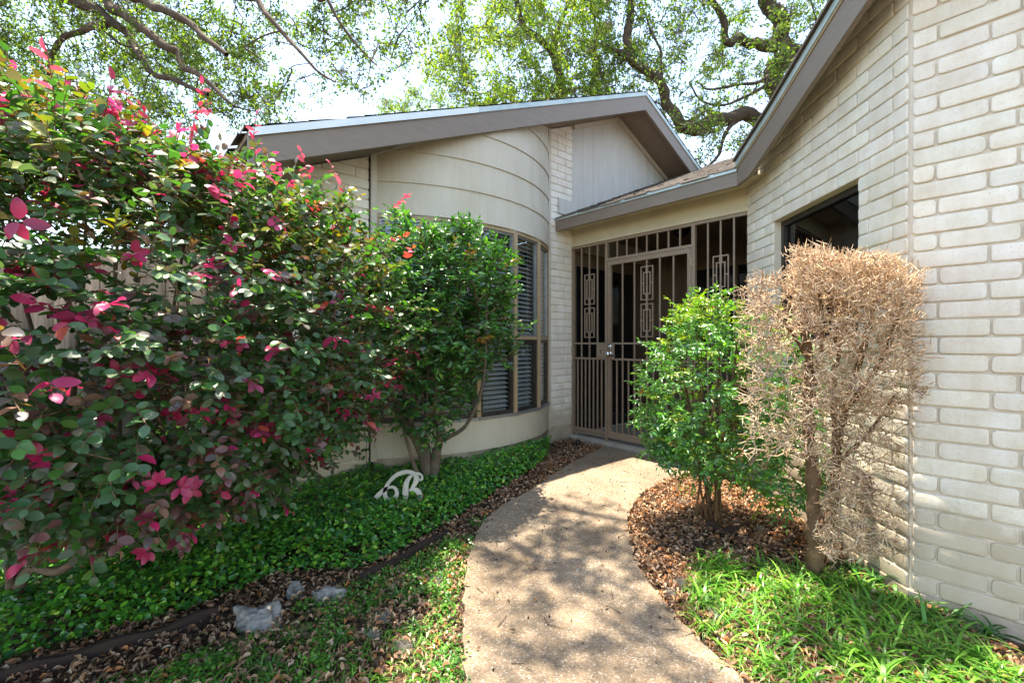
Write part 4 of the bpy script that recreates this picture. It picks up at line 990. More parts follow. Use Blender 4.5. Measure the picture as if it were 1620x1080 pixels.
for pts, r0_, r1_ in (
    ([bs, px(662, 705, 3.6), px(630, 655, 3.55), px(612, 610, 3.5), px(600, 540, 3.45), px(610, 450, 3.4)], .036, .012),
    ([bs, px(672, 700, 3.62), px(650, 672, 3.62), px(655, 600, 3.6), px(640, 480, 3.5)], .040, .012),
    ([bs+[.03, 0, 0], px(690, 720, 3.6), px(695, 690, 3.58), px(690, 600, 3.5), px(720, 480, 3.45)], .045, .012),
    ([px(690, 700, 3.6), px(712, 690, 3.58), px(740, 668, 3.5), px(765, 600, 3.45), px(770, 480, 3.4)], .020, .008),
    ([bs+[-.02, 0, 0], px(655, 735, 3.5), px(642, 690, 3.5), px(636, 668, 3.48)], .020, .008),
    ([px(672, 750, 3.5), px(674, 690, 3.48), px(680, 560, 3.45), px(700, 430, 3.4)], .007, .006),
    ([px(632, 650, 3.55), px(648, 600, 3.5), px(665, 560, 3.5), px(690, 500, 3.5)], .014, .007),
    ([px(655, 650, 3.6), px(675, 600, 3.6), px(690, 540, 3.6), px(700, 470, 3.6)], .016, .008)):
    p = spline(pts, 7); stm.append((p, np.linspace(r0_, r1_, len(p))))
tubes("trunk", stm, M['bark'], ev, 9, (.15, .115, .085), .15, .07)
sk = np.vstack([s[0] for s in stm]); gl = grow(sk, Pe[R.choice(len(Pe), 380, False)], jit=.12)
tubes("branches", [(spline(p, 3), np.linspace(.0055, .002, len(spline(p, 3)))) for p, l in gl], M['stem'], ev, 4, (.17, .11, .06), .3)

# --- bright compound-leaved shrub by the path
nd = empty("heavenly_bamboo_shrub", (1.40, 3.25, -.15), "bright green feathery-leaved shrub at the right edge of the path", "shrub")
nd.name = "feathery_shrub"
P_a, O_a = blob(760, (1.36, 2.98, .76), (np.array([1., 0]), np.array([0, 1.])), (.50, .40, .53), .24, 7, .16, 2.5)
P_c, O_c = blob(60, (1.25, 2.98, 1.22), (np.array([1., 0]), np.array([0, 1.])), (.16, .14, .20), .3, 8)
P_d, O_d = blob(150, (1.62, 2.72, .38), (np.array([1., 0]), np.array([0, 1.])), (.20, .22, .34), .35, 9)
P_e, O_e = blob(130, (1.06, 2.95, .45), (np.array([1., 0]), np.array([0, 1.])), (.14, .14, .12), .35, 9)
Pn = np.vstack([P_a, P_c, P_d, P_e]); On = np.vstack([O_a, O_c, O_d, O_e]); k_ = Pn[:, 0] < 1.93; Pn = Pn[k_]; On = On[k_]
(lp, ld_, lu, ll, lw, lid, ltp), (sa, sb) = twig_leaves(Pn, On, 13, .115, .038, .0155, upb=.25, droop=.5, up_leaf=.7, rnd=.6)
C = pick([(.10, .28, .050), (.075, .21, .055), (.16, .35, .055), (.085, .19, .085)], len(lp), None, .25)
kk_ = R.rand(len(Pn)); yl = ((kk_ < .10) | ((Pn[:, 2] > 1.2) & (kk_ < .6)))[lid]; C[yl] = pick([(.22, .32, .04), (.17, .33, .03), (.30, .34, .03)], int(yl.sum()), None, .2)
orr = ((kk_ > .985))[lid] & (ltp > .5); C[orr] = pick([(.45, .20, .04)], int(orr.sum()))
k_ = lp[:, 0] < 1.96
leaves("foliage", lp[k_], ld_[k_], lu[k_], ll[k_], lw[k_], C[k_], M['lf_glossy'], nd, 'lance')
V, F = segs_np(sa, sb, .0013, .0009, 3); npmesh("leaf_stalks", V, [F], np.tile([.12, .16, .05], (len(V), 1)), M['stem'], nd)
stm = []
for k in range(17):
    b0 = np.array([1.38+R.normal(0, .055), 3.16+R.normal(0, .05), -.16]); e = Pn[R.randint(len(P_a))]*[1, 1, 0]+[0, 0, R.uniform(.7, 1.1)]
    e[:2] = b0[:2]+(e[:2]-b0[:2])*.7; p = spline([b0, b0+(e-b0)*.35+R.normal(0, .02, 3), b0+(e-b0)*.7+R.normal(0, .02, 3), e], 6); stm.append((p, np.linspace(.0085, .004, len(p))))
# tall shoot
p = spline([np.array([1.30, 3.1, .7]), px(1108, 520, 3.02), px(1104, 462, 3.0)], 6); stm.append((p, np.linspace(.004, .002, len(p))))
tubes("canes", stm, M['stem'], nd, 6, (.17, .10, .05), .3, .05)
tp_ = np.array([px(1106, y, 3.0) for y in np.linspace(525, 462, 12)]); tp_ = np.repeat(tp_, 4, 0)
leaves("young_leaves", tp_, unit(ragged(len(tp_))*[1, 1, .4]+[0, 0, .7]), ragged(len(tp_))+[0, 0, .8], .042, .014, pick([(.30, .45, .03), (.38, .42, .03), (.22, .38, .03)], len(tp_)), M['lf_glossy'], nd, 'lance')
sk = np.vstack([s[0] for s in stm]); gl = grow(sk, Pn[R.choice(len(Pn), 260, False)], jit=.08)
tubes("twigs", [(spline(p, 2), np.linspace(.003, .0013, len(spline(p, 2)))) for p, l in gl], M['stem'], nd, 4, (.14, .12, .05), .3)

# --- dead clipped shrub
dd_ = empty("dead_shrub", (1.66, 2.46, -.2), "leafless tan dead shrub with clipped flat top against the cream brick", "shrub")
def inside_dead(P):
    ok = np.ones(len(P), bool)
    s = (P[:, :2]-W1)@wn; t = (P[:, :2]-W1)@(-B)
    return (s > .03) & (t > .03)
tb = gp(1290, 905); trunk = [tb-[0, 0, .1], px(1288, 850, 2.44), px(1286, 760, 2.42), px(1278, 660, 2.40), px(1280, 580, 2.38), px(1270, 510, 2.34), px(1255, 450, 2.3)]
tk2 = [px(1290, 880, 2.44), px(1318, 790, 2.42), px(1325, 700, 2.36), px(1345, 620, 2.32), px(1368, 540, 2.28), px(1385, 470, 2.25)]
tk3 = [px(1322, 720, 2.40), px(1318, 600, 2.3), px(1326, 560, 2.26), px(1316, 500, 2.22), px(1310, 430, 2.2)]
tk4 = [px(1284, 620, 2.36), px(1300, 540, 2.25), px(1295, 450, 2.15)]
tk5 = [px(1345, 640, 2.3), px(1400, 560, 2.2), px(1430, 470, 2.12)]
tk6 = [px(1275, 560, 2.36), px(1240, 510, 2.25), px(1200, 470, 2.2)]
tk7 = [px(1325, 730, 2.36), px(1370, 690, 2.28), px(1420, 620, 2.2)]
T_ = [(spline(trunk, 7), .040, .015), (spline(tk2, 7), .026, .010), (spline(tk3, 7), .015, .007), (spline(tk4, 6), .012, .006), (spline(tk5, 6), .013, .006), (spline(tk6, 6), .010, .005), (spline(tk7, 6), .011, .005)]
tubes("trunk", [(p, np.linspace(a, b_, len(p))*(1+.18*np.sin(np.arange(len(p))*1.9))) for p, a, b_ in T_], M['bark'], dd_, 10, (.19, .115, .065), .15, .16)
sk = np.vstack([p for p, a, b_ in T_])
def dead_targets():
    out_ = []
    def add(n, fx, fy, fY):
        x = fx(n); y = fy(n, x); Y = fY(n, x); out_.append(np.c_[(x-810)/720*Y, Y, EYE+(543-y)/720*Y])
    top = lambda x: 398+np.clip((1240-x)/75, 0, 1)**2*60+np.clip((x-1330)/130, 0, 1)*28+14*np.sin(x/19)*.4
    Yc = lambda n, x: 2.22+R.uniform(-.27, .27, n)*np.sqrt(np.clip(1-((x-1320)/170)**2, .1, 1))
    add(1350, lambda n: 1250+R.beta(1.3, 1.2, n)*215, lambda n, x: top(x)+np.abs(R.normal(0, 55, n)), Yc)
    add(700, lambda n: R.uniform(1290, 1468, n), lambda n, x: R.uniform(500, 640, n), Yc)
    add(230, lambda n: 1172+R.beta(1.2, 1.5, n)*110, lambda n, x: R.uniform(440, 560, n)-.1*(x-1172), Yc)
    add(170, lambda n: R.uniform(1175, 1300, n), lambda n, x: R.uniform(560, 720, n), Yc)
    add(760, lambda n: R.uniform(1300, 1440, n), lambda n, x: R.uniform(620, 880, n), lambda n, x: R.uniform(2.15, 2.5, n))
    P = np.vstack(out_); return P[inside_dead(P)]
Td = dead_targets(); gl = grow(sk, Td, jit=.10)
tubes("branches", [(spline(p, 2), np.linspace(.0036+.009*min(l, .4), .0020, len(spline(p, 2)))) for p, l in gl], M['deadwood'], dd_, 4, (.60, .43, .29), .3)
# short spurs
n = len(Td); reps = 5; A = np.repeat(Td, reps, 0)+ragged(n*reps)*.014; out_d = unit(A-np.array([1.64, 2.36, .95])); Dn = unit(ragged(n*reps)*.8+out_d*.7+np.array([0, 0, .35]))
ln = R.uniform(.016, .058, n*reps); Bq = A+Dn*ln[:, None]; k_ = inside_dead(Bq) & inside_dead(A) & (Bq[:, 2] < 1.56); A = A[k_]; Bq = Bq[k_]
V, F = segs_np(A, Bq, R.uniform(.0014, .0029, len(A)), .0010, 4)
cc = pick([(.74, .53, .33), (.60, .41, .24), (.84, .66, .46), (.44, .28, .16)], len(A), None, .2)
npmesh("twigs", V, [F], np.repeat(cc, 8, 0), M['deadwood'], dd_)
# shredded dry bark and curled leaf remnants low in the shrub
nlow = Td[Td[:, 2] < .75]; nlow = nlow[R.randint(len(nlow), size=1500)]+ragged(1500)*.03; nlow = nlow[inside_dead(nlow-np.array([0, 0, 0]))]
leaves("dry_leaves", nlow, ragged(len(nlow))+[0, 0, -.6], ragged(len(nlow)), .022, .005, pick([(.42, .30, .20), (.30, .22, .16), (.5, .4, .3)], len(nlow)), M['litter'], dd_, 'tri')

# --- ground cover bed (asian jasmine)
front = [gp(-260, 1120), gp(0, 1050), gp(120, 1015), gp(250, 980), gp(345, 950), gp(400, 925), gp(450, 908), gp(560, 902), gp(640, 868), gp(712, 826), gp(760, 795), gp(810, 765), gp(845, 742), gp(868, 722)]
FR = spline([f[:2] for f in front], 6)
def poly_in(P, poly):
    x, y = P[:, 0], P[:, 1]; ins = np.zeros(len(P), bool); j = len(poly)-1
    for i in range(len(poly)):
        xi, yi = poly[i]; xj, yj = poly[j]
        c = ((yi > y) != (yj > y)) & (x < (xj-xi)*(y-yi)/(yj-yi+1e-12)+xi); ins ^= c; j = i
    return ins
bed_poly = np.vstack([FR, [L(0.42, .05)], [L(*arc(-.6))], [L(*arc(-.2))], [L(*arc(.2))], [L(*arc(.6))], [L(2.6, .0)], [L(3.12, .0)], [F0+fd*.1], [F1], [(-6, 1.0)]])
def dist_front(P, line):
    d = np.full(len(P), 9.0)
    for k in range(0, len(P), 4000): d[k:k+4000] = np.min(np.linalg.norm(P[k:k+4000, None]-line[None], axis=2), axis=1)
    return d
def bed_pts(n, x0, x1, y0, y1):
    P = np.c_[R.uniform(x0, x1, n), R.uniform(y0, y1, n)]; P = P[poly_in(P, bed_poly)]
    u = P[:, 0]/P[:, 1]; return P[(u > -1.22)]
P = bed_pts(230000, -4.6, .5, 1.3, 5.4); 
keep = R.rand(len(P)) < np.clip(1.25-.12*P[:, 1], .5, 1.0); P = P[keep]
P = P[:66000]
df = dist_front(P, FR); hh = np.clip(df/.10, .15, 1)*(.165+.03*vnoise(P, 6, 3)+.025*vnoise(P, 17, 6))
farfade = np.clip((P[:, 1]-4.3)/1.0, 0, 1); hh *= (1-.45*farfade)
u_ = R.rand(len(P))**.33; z = gz(P[:, 0], P[:, 1])+hh*u_+.005
P3 = np.c_[P, z]; n = len(P3)
D = unit(ragged(n)*[1, 1, .45]+[0, 0, .15]); U = unit(ragged(n)*.42+[.05, -.25, 1.0]); Ls = .032*R.uniform(.5, 1.3, n)
C = pick([(.060, .20, .036), (.085, .28, .036), (.15, .40, .04), (.048, .15, .060), (.30, .48, .05)], n, [3, 3, 2.4, 1.6, 1.1], .25)
br = R.rand(n) < .012; C[br] = pick([(.20, .08, .03), (.28, .24, .04)], int(br.sum()))
o = leaves("ground_cover", P3-D*Ls[:, None]*.5, D, U, Ls, Ls*.56, C, M['lf_cover'], None, 'mid'); tag(o, kind='stuff')
q_ = P3[R.choice(len(P3), 220)]+[0, 0, .012]; o = leaves("fallen_leaves", q_, unit(ragged(220)*[1, 1, .2]), unit(ragged(220)*.4+[0, 0, 1]), .032, .014, pick([(.45, .30, .17), (.32, .17, .08), (.5, .4, .26)], 220), M['litter'], None, 'curl'); tag(o, kind='stuff')
# ivy creeping up beside the bay corner
iv = empty("creeping_vine", L(2.6, .03, -.1), "thin strand of small ivy leaves climbing the left corner board of the bay", "vine")
pts = np.array([L(2.59+.02*math.sin(z*9), .045, z) for z in np.linspace(-.1, .62, 14)]); V_, F_ = tube_np(pts, np.full(14, .0025), 5)
npmesh("vine_stem", V_, [F_], np.tile([.10, .07, .04], (len(V_), 1)), M['stem'], iv)
q = np.vstack([pts[R.randint(14, size=46)]+ragged(46)*[.03, .03, .03]]); q[:, :2] = np.where(((q[:, :2]-P1)@N)[:, None] < .04, q[:, :2]+N*.04, q[:, :2])
leaves("vine_leaves", q, ragged(46)+[0, 0, -.6], np.tile([N[0], N[1], .4], (46, 1))+ragged(46)*.3, .034, .022, pick([(.028, .10, .028), (.04, .13, .03)], 46), M['lf_cover'], iv, 'mid')

# --- steel edging strips
def edging(name, pp, label, rim=False):
    pts = spline([gp(*p)[:2] for p in pp], 7); V = []; F = []; n = len(pts)
    tn = np.gradient(pts, axis=0); tn = unit(tn); nr = np.c_[-tn[:, 1], tn[:, 0]]
    for i in range(n):
        w_ = .008; g0 = float(gz(0, pts[i, 1])); hgt = .050+.008*math.sin(i*.8)
        for o_, z_ in ((-w_, -.05), (w_, -.05), (w_+.006, hgt), (-w_+.0, hgt)):
            p = pts[i]+nr[i]*o_; V.append((p[0], p[1], g0+z_))
    for i in range(n-1):
        for k in range(4): F.append((i*4+k, i*4+(k+1) % 4, (i+1)*4+(k+1) % 4, (i+1)*4+k))
    F += [(0, 1, 2, 3), (4*n-4, 4*n-3, 4*n-2, 4*n-1)]
    mb = MB(); mb.add(V, F); o = mb.build("edging_strip", M['edging'], None); tag(o, label, "garden edging")
edging("edging_strip", [(-240, 1140), (0, 1082), (120, 1048), (250, 1010), (345, 975)], "long dark rusty steel edging strip at the bottom left of the leafy bed")
edging("edging_strip", [(568, 925), (640, 888), (712, 848)], "short dark steel edging strip between the rocks and the path, under the metal monogram")
edging("edging_strip", [(1118, 835), (1150, 846), (1185, 836)], "curved rusty edging piece at the foot of the bright green shrub")
edging("edging_strip", [(1100, 868), (1112, 880), (1120, 893)], "tiny rusty edging end poking out of the grass right of the path")

# --- rocks
def rock(px_, py_, sx, sy, sz, seed, label, spikes, rot=0):
    c = gp(px_, py_); bm = bmesh.new(); bmesh.ops.create_icosphere(bm, subdivisions=5, radius=1.0); q = np.random.RandomState(seed)
    V = np.array([v.co[:] for v in bm.verts]); r = 1+.20*vnoise(V, 2.4, seed)+.11*vnoise(V, 5.5, seed+1)+.05*vnoise(V, 13, seed+2)
    for (d, a, s) in spikes:
        d = unit(np.array(d, float)); r += a*np.exp(-(1-V@d)/s)
    V = V*r[:, None]*np.array([sx, sy, sz]); ca, sa_ = math.cos(rot), math.sin(rot)
    for v, p in zip(bm.verts, V): v.co = (c[0]+p[0]*ca-p[1]*sa_, c[1]+p[0]*sa_+p[1]*ca, c[2]+p[2]+sz*.18)
    for f in bm.faces: f.smooth = True
    me = bpy.data.meshes.new("rock"); bm.to_mesh(me); bm.free(); o = link("rock", me, M['rock']); tag(o, label, "rock", "limestone rocks along the leafy bed")
rock(410, 985, .098, .070, .058, 1, "largest pitted grey rock, with two raised horns, left of the others", [((-.75, 0, .8), .75, .06), ((.45, .3, .8), .55, .08), ((.25, -.7, .1), .35, .1), ((0, .1, 1), -.35, .12)])
rock(468, 940, .042, .036, .042, 7, "small upright brownish-white rock in the middle of the three rocks", [((-.3, .2, 1), .35, .15)])
rock(520, 946, .082, .05, .036, 12, "low flat grey rock at the right end of the three rocks", [((-.1, 0, 1), .4, .1), ((.6, 0, .6), .3, .1)])

# --- metal monogram on the ground cover
mono = empty("metal_monogram", px(632, 795, 3.15), "pale metal script monogram of looped letters standing in the ground cover", "garden ornament")
def ribbon(mb, pts, ws, Y=3.15, k=8, th=.006):
    P = spline([(x, y) for x, y in pts], k); W = spline([(w_, 0) for w_ in ws], k)[:, 0]
    t = np.gradient(P, axis=0); t = unit(t); nn_ = np.c_[-t[:, 1], t[:, 0]]; a = P+nn_*W[:, None]/2; b_ = P-nn_*W[:, None]/2
    f = lambda p, o_: tuple(px(p[0], p[1], Y)+np.array([0, o_, 0]))
    n = len(P); V = []; F = []
    for i in range(n): V += [f(a[i], -th/2), f(b_[i], -th/2), f(b_[i], th/2), f(a[i], th/2)]
    for i in range(n-1):
        for q in range(4): F.append((i*4+q, i*4+(q+1) % 4, i*4+4+(q+1) % 4, i*4+4+q))
    F += [(0, 1, 2, 3), (4*n-4, 4*n-3, 4*n-2, 4*n-1)]
    mb.add(V, F)
z6 = lambda x, y: (560+x/9, 720+y/9)
mb = MB()
ribbon(mb, [z6(310, 605), z6(370, 540), z6(430, 490), z6(500, 455), z6(570, 455), z6(610, 510), z6(600, 580), z6(540, 625), z6(480, 625), z6(445, 570), z6(448, 480), z6(500, 380), z6(590, 290), z6(700, 240), z6(790, 235), z6(860, 260), z6(890, 330), z6(870, 400), z6(820, 470), z6(790, 505)], [7, 7, 6.5, 4, 4.5, 5.5, 6.5, 6.5, 6, 6.5, 6, 5.5, 6, 6.5, 6, 6.5, 8, 7, 4, 3])
mb.build("letter_stroke", M['plate'], mono)
mb = MB(); ribbon(mb, [z6(830, 275), z6(780, 330), z6(745, 400), z6(735, 480), z6(735, 560), z6(728, 665)], [4, 6, 8, 9, 9, 7], 3.147); mb.build("letter_stroke", M['plate'], mono)
mb = MB(); ribbon(mb, [z6(790, 500), z6(850, 480), z6(900, 500), z6(935, 560), z6(940, 645)], [3, 5, 8, 8.5, 6.5], 3.153); mb.build("letter_stroke", M['plate'], mono)
mb = MB(); ribbon(mb, [z6(870, 262), z6(930, 260), z6(970, 295), z6(968, 335), z6(940, 345), z6(928, 330)], [5, 3.5, 3, 3.5, 4, 3], 3.147); mb.build("letter_stroke", M['plate'], mono)
mb = MB(); a = px(640, 790, 3.152); mb.bar(a, (a[0], a[1], -.2), .008, .006, (1, 0, 0)); mb.build("stake", M['plate'], mono)

# --- small spot light near the gate, clay pots
sp = empty("spotlight", gp(913, 712), "small black garden spotlight in the leaf litter before the gate", "garden light")
c = gp(914, 708); mb = MB(); mb.lathe(c, [(.012, -.03), (.014, .02), (.022, .03), (.026, .075), (.022, .08), (.018, .070)], 14); mb.build("spotlight_body", M['black'], sp, smooth=True)
mb = MB(); mb.lathe(c, [(.017, .064), (.016, .066), (.002, .067)], 14); mb.build("lens", M['darkpane'], sp)
def pot(c, r, h, tilt, label, az=0):
    mb = MB(); mb.lathe((0, 0, 0), [(r*.62, 0), (r*.9, h*.75), (r*1.02, h*.76), (r*1.05, h), (r*.92, h), (r*.80, h*.5), (r*.5, h*.08)], 28)
    o = mb.build("flower_pot", M['clay'], None, smooth=True); o.location = c; o.rotation_euler = (tilt, 0, az); tag(o, label, "flower pot")
pot(gp(1199, 822)+np.array([.03, .02, -.04]), .048, .09, math.radians(70), "small terracotta pot lying on its side behind the bright green shrub", .6)
pot(gp(1333, 890)+np.array([.0, .03, -.03]), .060, .11, math.radians(-35), "terracotta pot half sunk in soil between the dead shrub trunk and the wall", .3)

# --- leaf litter
def region_pts(n, poly):
    poly = np.array(poly); lo = poly.min(0); hi = poly.max(0); P = np.c_[R.uniform(lo[0], hi[0], n), R.uniform(lo[1], hi[1], n)]
    return P[poly_in(P, poly)]
def gpoly(pp): return np.array([gp(*p)[:2] for p in pp])
path_poly = np.vstack([PL, PR[::-1]])
def litter(n, poly, zoff=.004, sc=1.0):
    P = region_pts(n, poly); return P
LIT = []
right_bed = gpoly([(1175, 1110), (1100, 1020), (1040, 950), (1003, 895), (990, 850), (992, 812), (1012, 780), (1060, 757), (1150, 755), (1260, 800), (1300, 870), (1380, 900), (1440, 945), (1640, 1050), (1640, 1110)])
left_strip = np.vstack([FR, PL[::-1], [gp(-300, 1250)[:2]]])
A1 = region_pts(15000, right_bed); A2 = region_pts(30000, left_strip)
A2 = A2[(A2[:, 0]/A2[:, 1] > -1.3)]
A3 = region_pts(900, gpoly([(845, 742), (868, 706), (905, 690), (965, 706), (885, 760), (800, 830), (745, 880)]))
A4 = region_pts(230, path_poly); A5 = region_pts(6000, gpoly([(800, 830), (845, 775), (868, 706), (905, 688), (962, 704), (890, 750), (770, 830), (740, 880), (700, 870)]))
P = np.vstack([A1, A2, A3, A5])[:34000]; onp = poly_in(P, path_poly); P = P[~onp | (R.rand(len(P)) < .12)]
onp = np.r_[poly_in(P, path_poly), np.ones(len(A4), bool)]; P = np.vstack([P, A4]); n = len(P)
z = gz(P[:, 0], P[:, 1])+np.where(onp, .026, .002+R.rand(n)*.022)
D = unit(ragged(n)*[1, 1, .22]); U = unit(ragged(n)*.45+[0, 0, 1]); Ls = R.uniform(.014, .040, n)*np.where(onp, .7, 1)
C = pick([(.44, .27, .16), (.32, .18, .10), (.58, .42, .28), (.20, .12, .075), (.50, .22, .08), (.09, .06, .04)], n, [3, 2.6, 3, 1.8, 1, 1.2], .3)
o = leaves("leaf_litter", np.c_[P, z], D, U, Ls, Ls*R.uniform(.35, .55, n), C, M['litter'], None, 'curl'); tag(o, kind='stuff')
# twigs and acorn caps on the path
nt_ = 26; P = region_pts(500, path_poly)[:nt_]; z = gz(0, P[:, 1])+.027; a = np.c_[P, z]; d = unit(ragged(nt_)*[1, 1, 0])*R.uniform(.02, .09, (nt_, 1)); V, F = segs_np(a, a+d, .0018, .0012, 4)
P = region_pts(900, path_poly)[:60]; c = np.c_[P, gz(0, P[:, 1])+.026]; V2, F2 = segs_np(c-[0, 0, .004], c+[0, 0, .005], .0045, .0035, 5)
V = np.vstack([V, V2]); F2 = F2+nt_*8
o = npmesh("path_debris", V, [F, F2], np.tile([.06, .035, .025], (len(V), 1)), M['deadwood'], None); tag(o, kind='stuff')

# --- grass
def blades(P, hmin, hmax, wmin, wmax, lean, cols, segs=5, wts=None, upb=.9):
    n = len(P); H = R.uniform(hmin, hmax, n); Wd = R.uniform(wmin, wmax, n); az = R.uniform(0, 2*np.pi, n); side = np.c_[-np.sin(az), np.cos(az), np.zeros(n)]; out_d = np.c_[np.cos(az), np.sin(az), np.zeros(n)]
    el = R.uniform(.6, 1.4, n)*upb; cur = R.uniform(.5, 1.3, n)*lean; pos = P.copy(); V = []; a = el.copy()
    for s in range(segs+1):
        t = s/segs; wv = Wd*np.clip(1.02-t**2.2, .03, 1)*(.55+.45*min(1, t*3))/2
        V.append(pos-side*wv[:, None]); V.append(pos+side*wv[:, None])
        pos = pos+(out_d*np.cos(a)[:, None]+np.array([0, 0, 1])*np.sin(a)[:, None])*(H/segs)[:, None]; a = a-cur/segs*1.6
    V = np.stack(V, 1).reshape(-1, 3); k = (np.arange(n)*2*(segs+1))[:, None]; F = [np.c_[k+2*s, k+2*s+1, k+2*s+3, k+2*s+2] for s in range(segs)]
    return V, np.vstack(F), np.repeat(pick(cols, n, wts, .25), 2*(segs+1), 0)
GC = [(.10, .26, .032), (.15, .34, .038), (.065, .19, .03), (.22, .40, .05), (.38, .38, .13)]
rg = gpoly([(1180, 1110), (1120, 1020), (1075, 955), (1085, 905), (1120, 880), (1180, 895), (1240, 905), (1290, 915), (1340, 890), (1400, 905), (1450, 955), (1640, 1045), (1640, 1110)])
T = region_pts(2300, rg); cl = vnoise(T, 7, 2)-1.1*np.exp(-dist_front(T, PR)/.07)*1; T = T[R.rand(len(T)) < np.clip(.62+.75*cl, .06, 1)]
T = np.repeat(T, 7, 0)+R.normal(0, .014, (len(T)*7, 2)); s = (T-W1)@(-B); s2 = (T-W1)@wn; T = T[((s > .02) & (s2 > .02))]
V, F, Cc = blades(np.c_[T, gz(0, T[:, 1])], .05, .15, .004, .009, 1.35, GC, wts=[3, 3, 2, 2.5, .4])
T4 = T[::9]+.01; V4, F4, C4 = blades(np.c_[T4, gz(0, T4[:, 1])], .12, .21, .010, .017, 1.2, [(.16, .36, .04), (.22, .42, .05), (.10, .27, .035)], wts=[2, 2, 2]); T5 = T[::7]-.012; V5, F5, C5 = blades(np.c_[T5, gz(0, T5[:, 1])], .05, .12, .003, .006, 1.8, [(.42, .34, .18), (.34, .24, .12)])
F = np.vstack([F, F4+len(V), F5+len(V)+len(V4)]); V = np.vstack([V, V4, V5]); Cc = np.vstack([Cc, C4, C5])
o = npmesh("grass", V, [F], Cc, M['lf_grass'], None, True); tag(o, kind='stuff')
# dark broad-bladed clumps by the wall and tufts left of the path
def clump(c, n, h, w_, label, cat="grass clump", cols=None, group=None):
    P = np.tile(c, (n, 1))+R.normal(0, .016, (n, 3))*[1, 1, 0]; V, F, Cc = blades(P, h*.6, h*1.1, w_*.8, w_*1.2, 1.25, cols or [(.040, .13, .03), (.06, .18, .035), (.03, .10, .03)], 6)
    o = npmesh("grass_clump", V, [F], Cc, M['lf_grass'], None, True); tag(o, label, cat, group)
G1 = "broad-bladed clumps against the right wall"; G2 = "grassy tufts between the rocks and the path"
clump(gp(1345, 905), 34, .17, .013, "dark broad-bladed clump just right of the dead shrub trunk", group=G1)
clump(gp(1395, 925), 38, .18, .014, "dark broad-bladed clump at the corner where the two brick walls meet", group=G1)
clump(gp(1500, 985), 30, .16, .013, "broad-bladed clump below the gap in the lowest brick course", group=G1)
clump(gp(1565, 1010), 30, .17, .013, "broad-bladed clump nearest the right edge of the photo", group=G1)
tuf = [((715, 868), "spiky green tuft nearest the short steel edging strip"), ((655, 905), "spiky green tuft just in front of the short edging strip"), ((700, 915), "tuft against the left edge of the path, below the edging"), ((625, 945), "pale green tuft halfway between the flat rock and the path"), ((662, 1000), "bright sunlit tuft near the bottom left edge of the path"), ((585, 960), "tuft just right of the low flat rock"), ((470, 1010), "tuft in front of the largest rock"), ((545, 1010), "low tuft among dry leaves at the lower middle of the bed edge"), ((330, 1055), "sparse tuft by the long edging strip"), ((425, 1060), "tuft at the bottom edge below the largest rock"), ((757, 828), "small star-shaped tuft at the narrow end of the litter strip"), ((705, 1060), "tuft in the bottom corner beside the path")]
for (p, lb) in tuf: clump(gp(*p), 46, .105, .0065, lb, group=G2, cols=[(.06, .17, .035), (.09, .23, .04), (.13, .27, .06)])
lg = gpoly([(735, 1110), (728, 990), (735, 900), (750, 850), (720, 850), (660, 885), (560, 925), (480, 960), (380, 1010), (250, 1060), (100, 1110)])
T = region_pts(1900, lg); cl = vnoise(T, 6, 8); T = T[R.rand(len(T)) < np.clip(.55+.6*cl, .1, .95)]; T = np.repeat(T, 5, 0)+R.normal(0, .014, (len(T)*5, 2))
V, F, Cc = blades(np.c_[T, gz(0, T[:, 1])], .03, .085, .003, .0065, 1.3, GC, wts=[3, 2, 2, 1, .5])
o = npmesh("grass", V, [F], Cc, M['lf_grass'], None, True); tag(o, kind='stuff')
# low weeds with small round leaves
T = region_pts(2600, lg); cl = vnoise(T, 5, 12); T = T[(cl > .08)]; T2 = region_pts(800, right_bed); T2 = T2[vnoise(T2, 5, 15) > .45]; T = np.vstack([T, T2]); T = T[~poly_in(T, path_poly)]
T = np.repeat(T, 6, 0)+R.normal(0, .02, (len(T)*6, 2)); n = len(T); P3 = np.c_[T, gz(0, T[:, 1])+R.uniform(.01, .045, n)]; D = unit(ragged(n)*[1, 1, .3]); Ls = .015*R.uniform(.7, 1.3, n)
o = leaves("weeds", P3, D, unit(ragged(n)*.3+[0, 0, 1]), Ls, Ls*.75, pick([(.09, .26, .035), (.15, .34, .04), (.07, .19, .035)], n), M['lf_cover'], None, 'mid'); tag(o, kind='stuff')
# grey ball moss tangles
AA = []; BB = []
for (x, y, r) in ((1590//2+300, 810, 0), (1203, 842, .04), (1080, 800, .05), (1075, 930, .05), (1135, 980, .045), (605, 985, .04), (690, 925, .04), (640, 1030, .05), (1180, 945, .03), (590, 1010, .03), (1060, 945, .035), (1165, 830, .035), (1125, 955, .035)):
    if r == 0: continue
    c = gp(x, y); n = 260; a = c+unit(ragged(n))*R.rand(n, 1)*r*[1, 1, .5]+[0, 0, r*.5]; AA.append(a); BB.append(a+unit(ragged(n))*R.uniform(.012, .03, (n, 1)))
V, F = segs_np(np.vstack(AA), np.vstack(BB), .0007, .0004, 3); o = npmesh("fallen_moss", V, [F], np.tile([.30, .28, .24], (len(V), 1)), M['moss'], None); tag(o, kind='stuff')

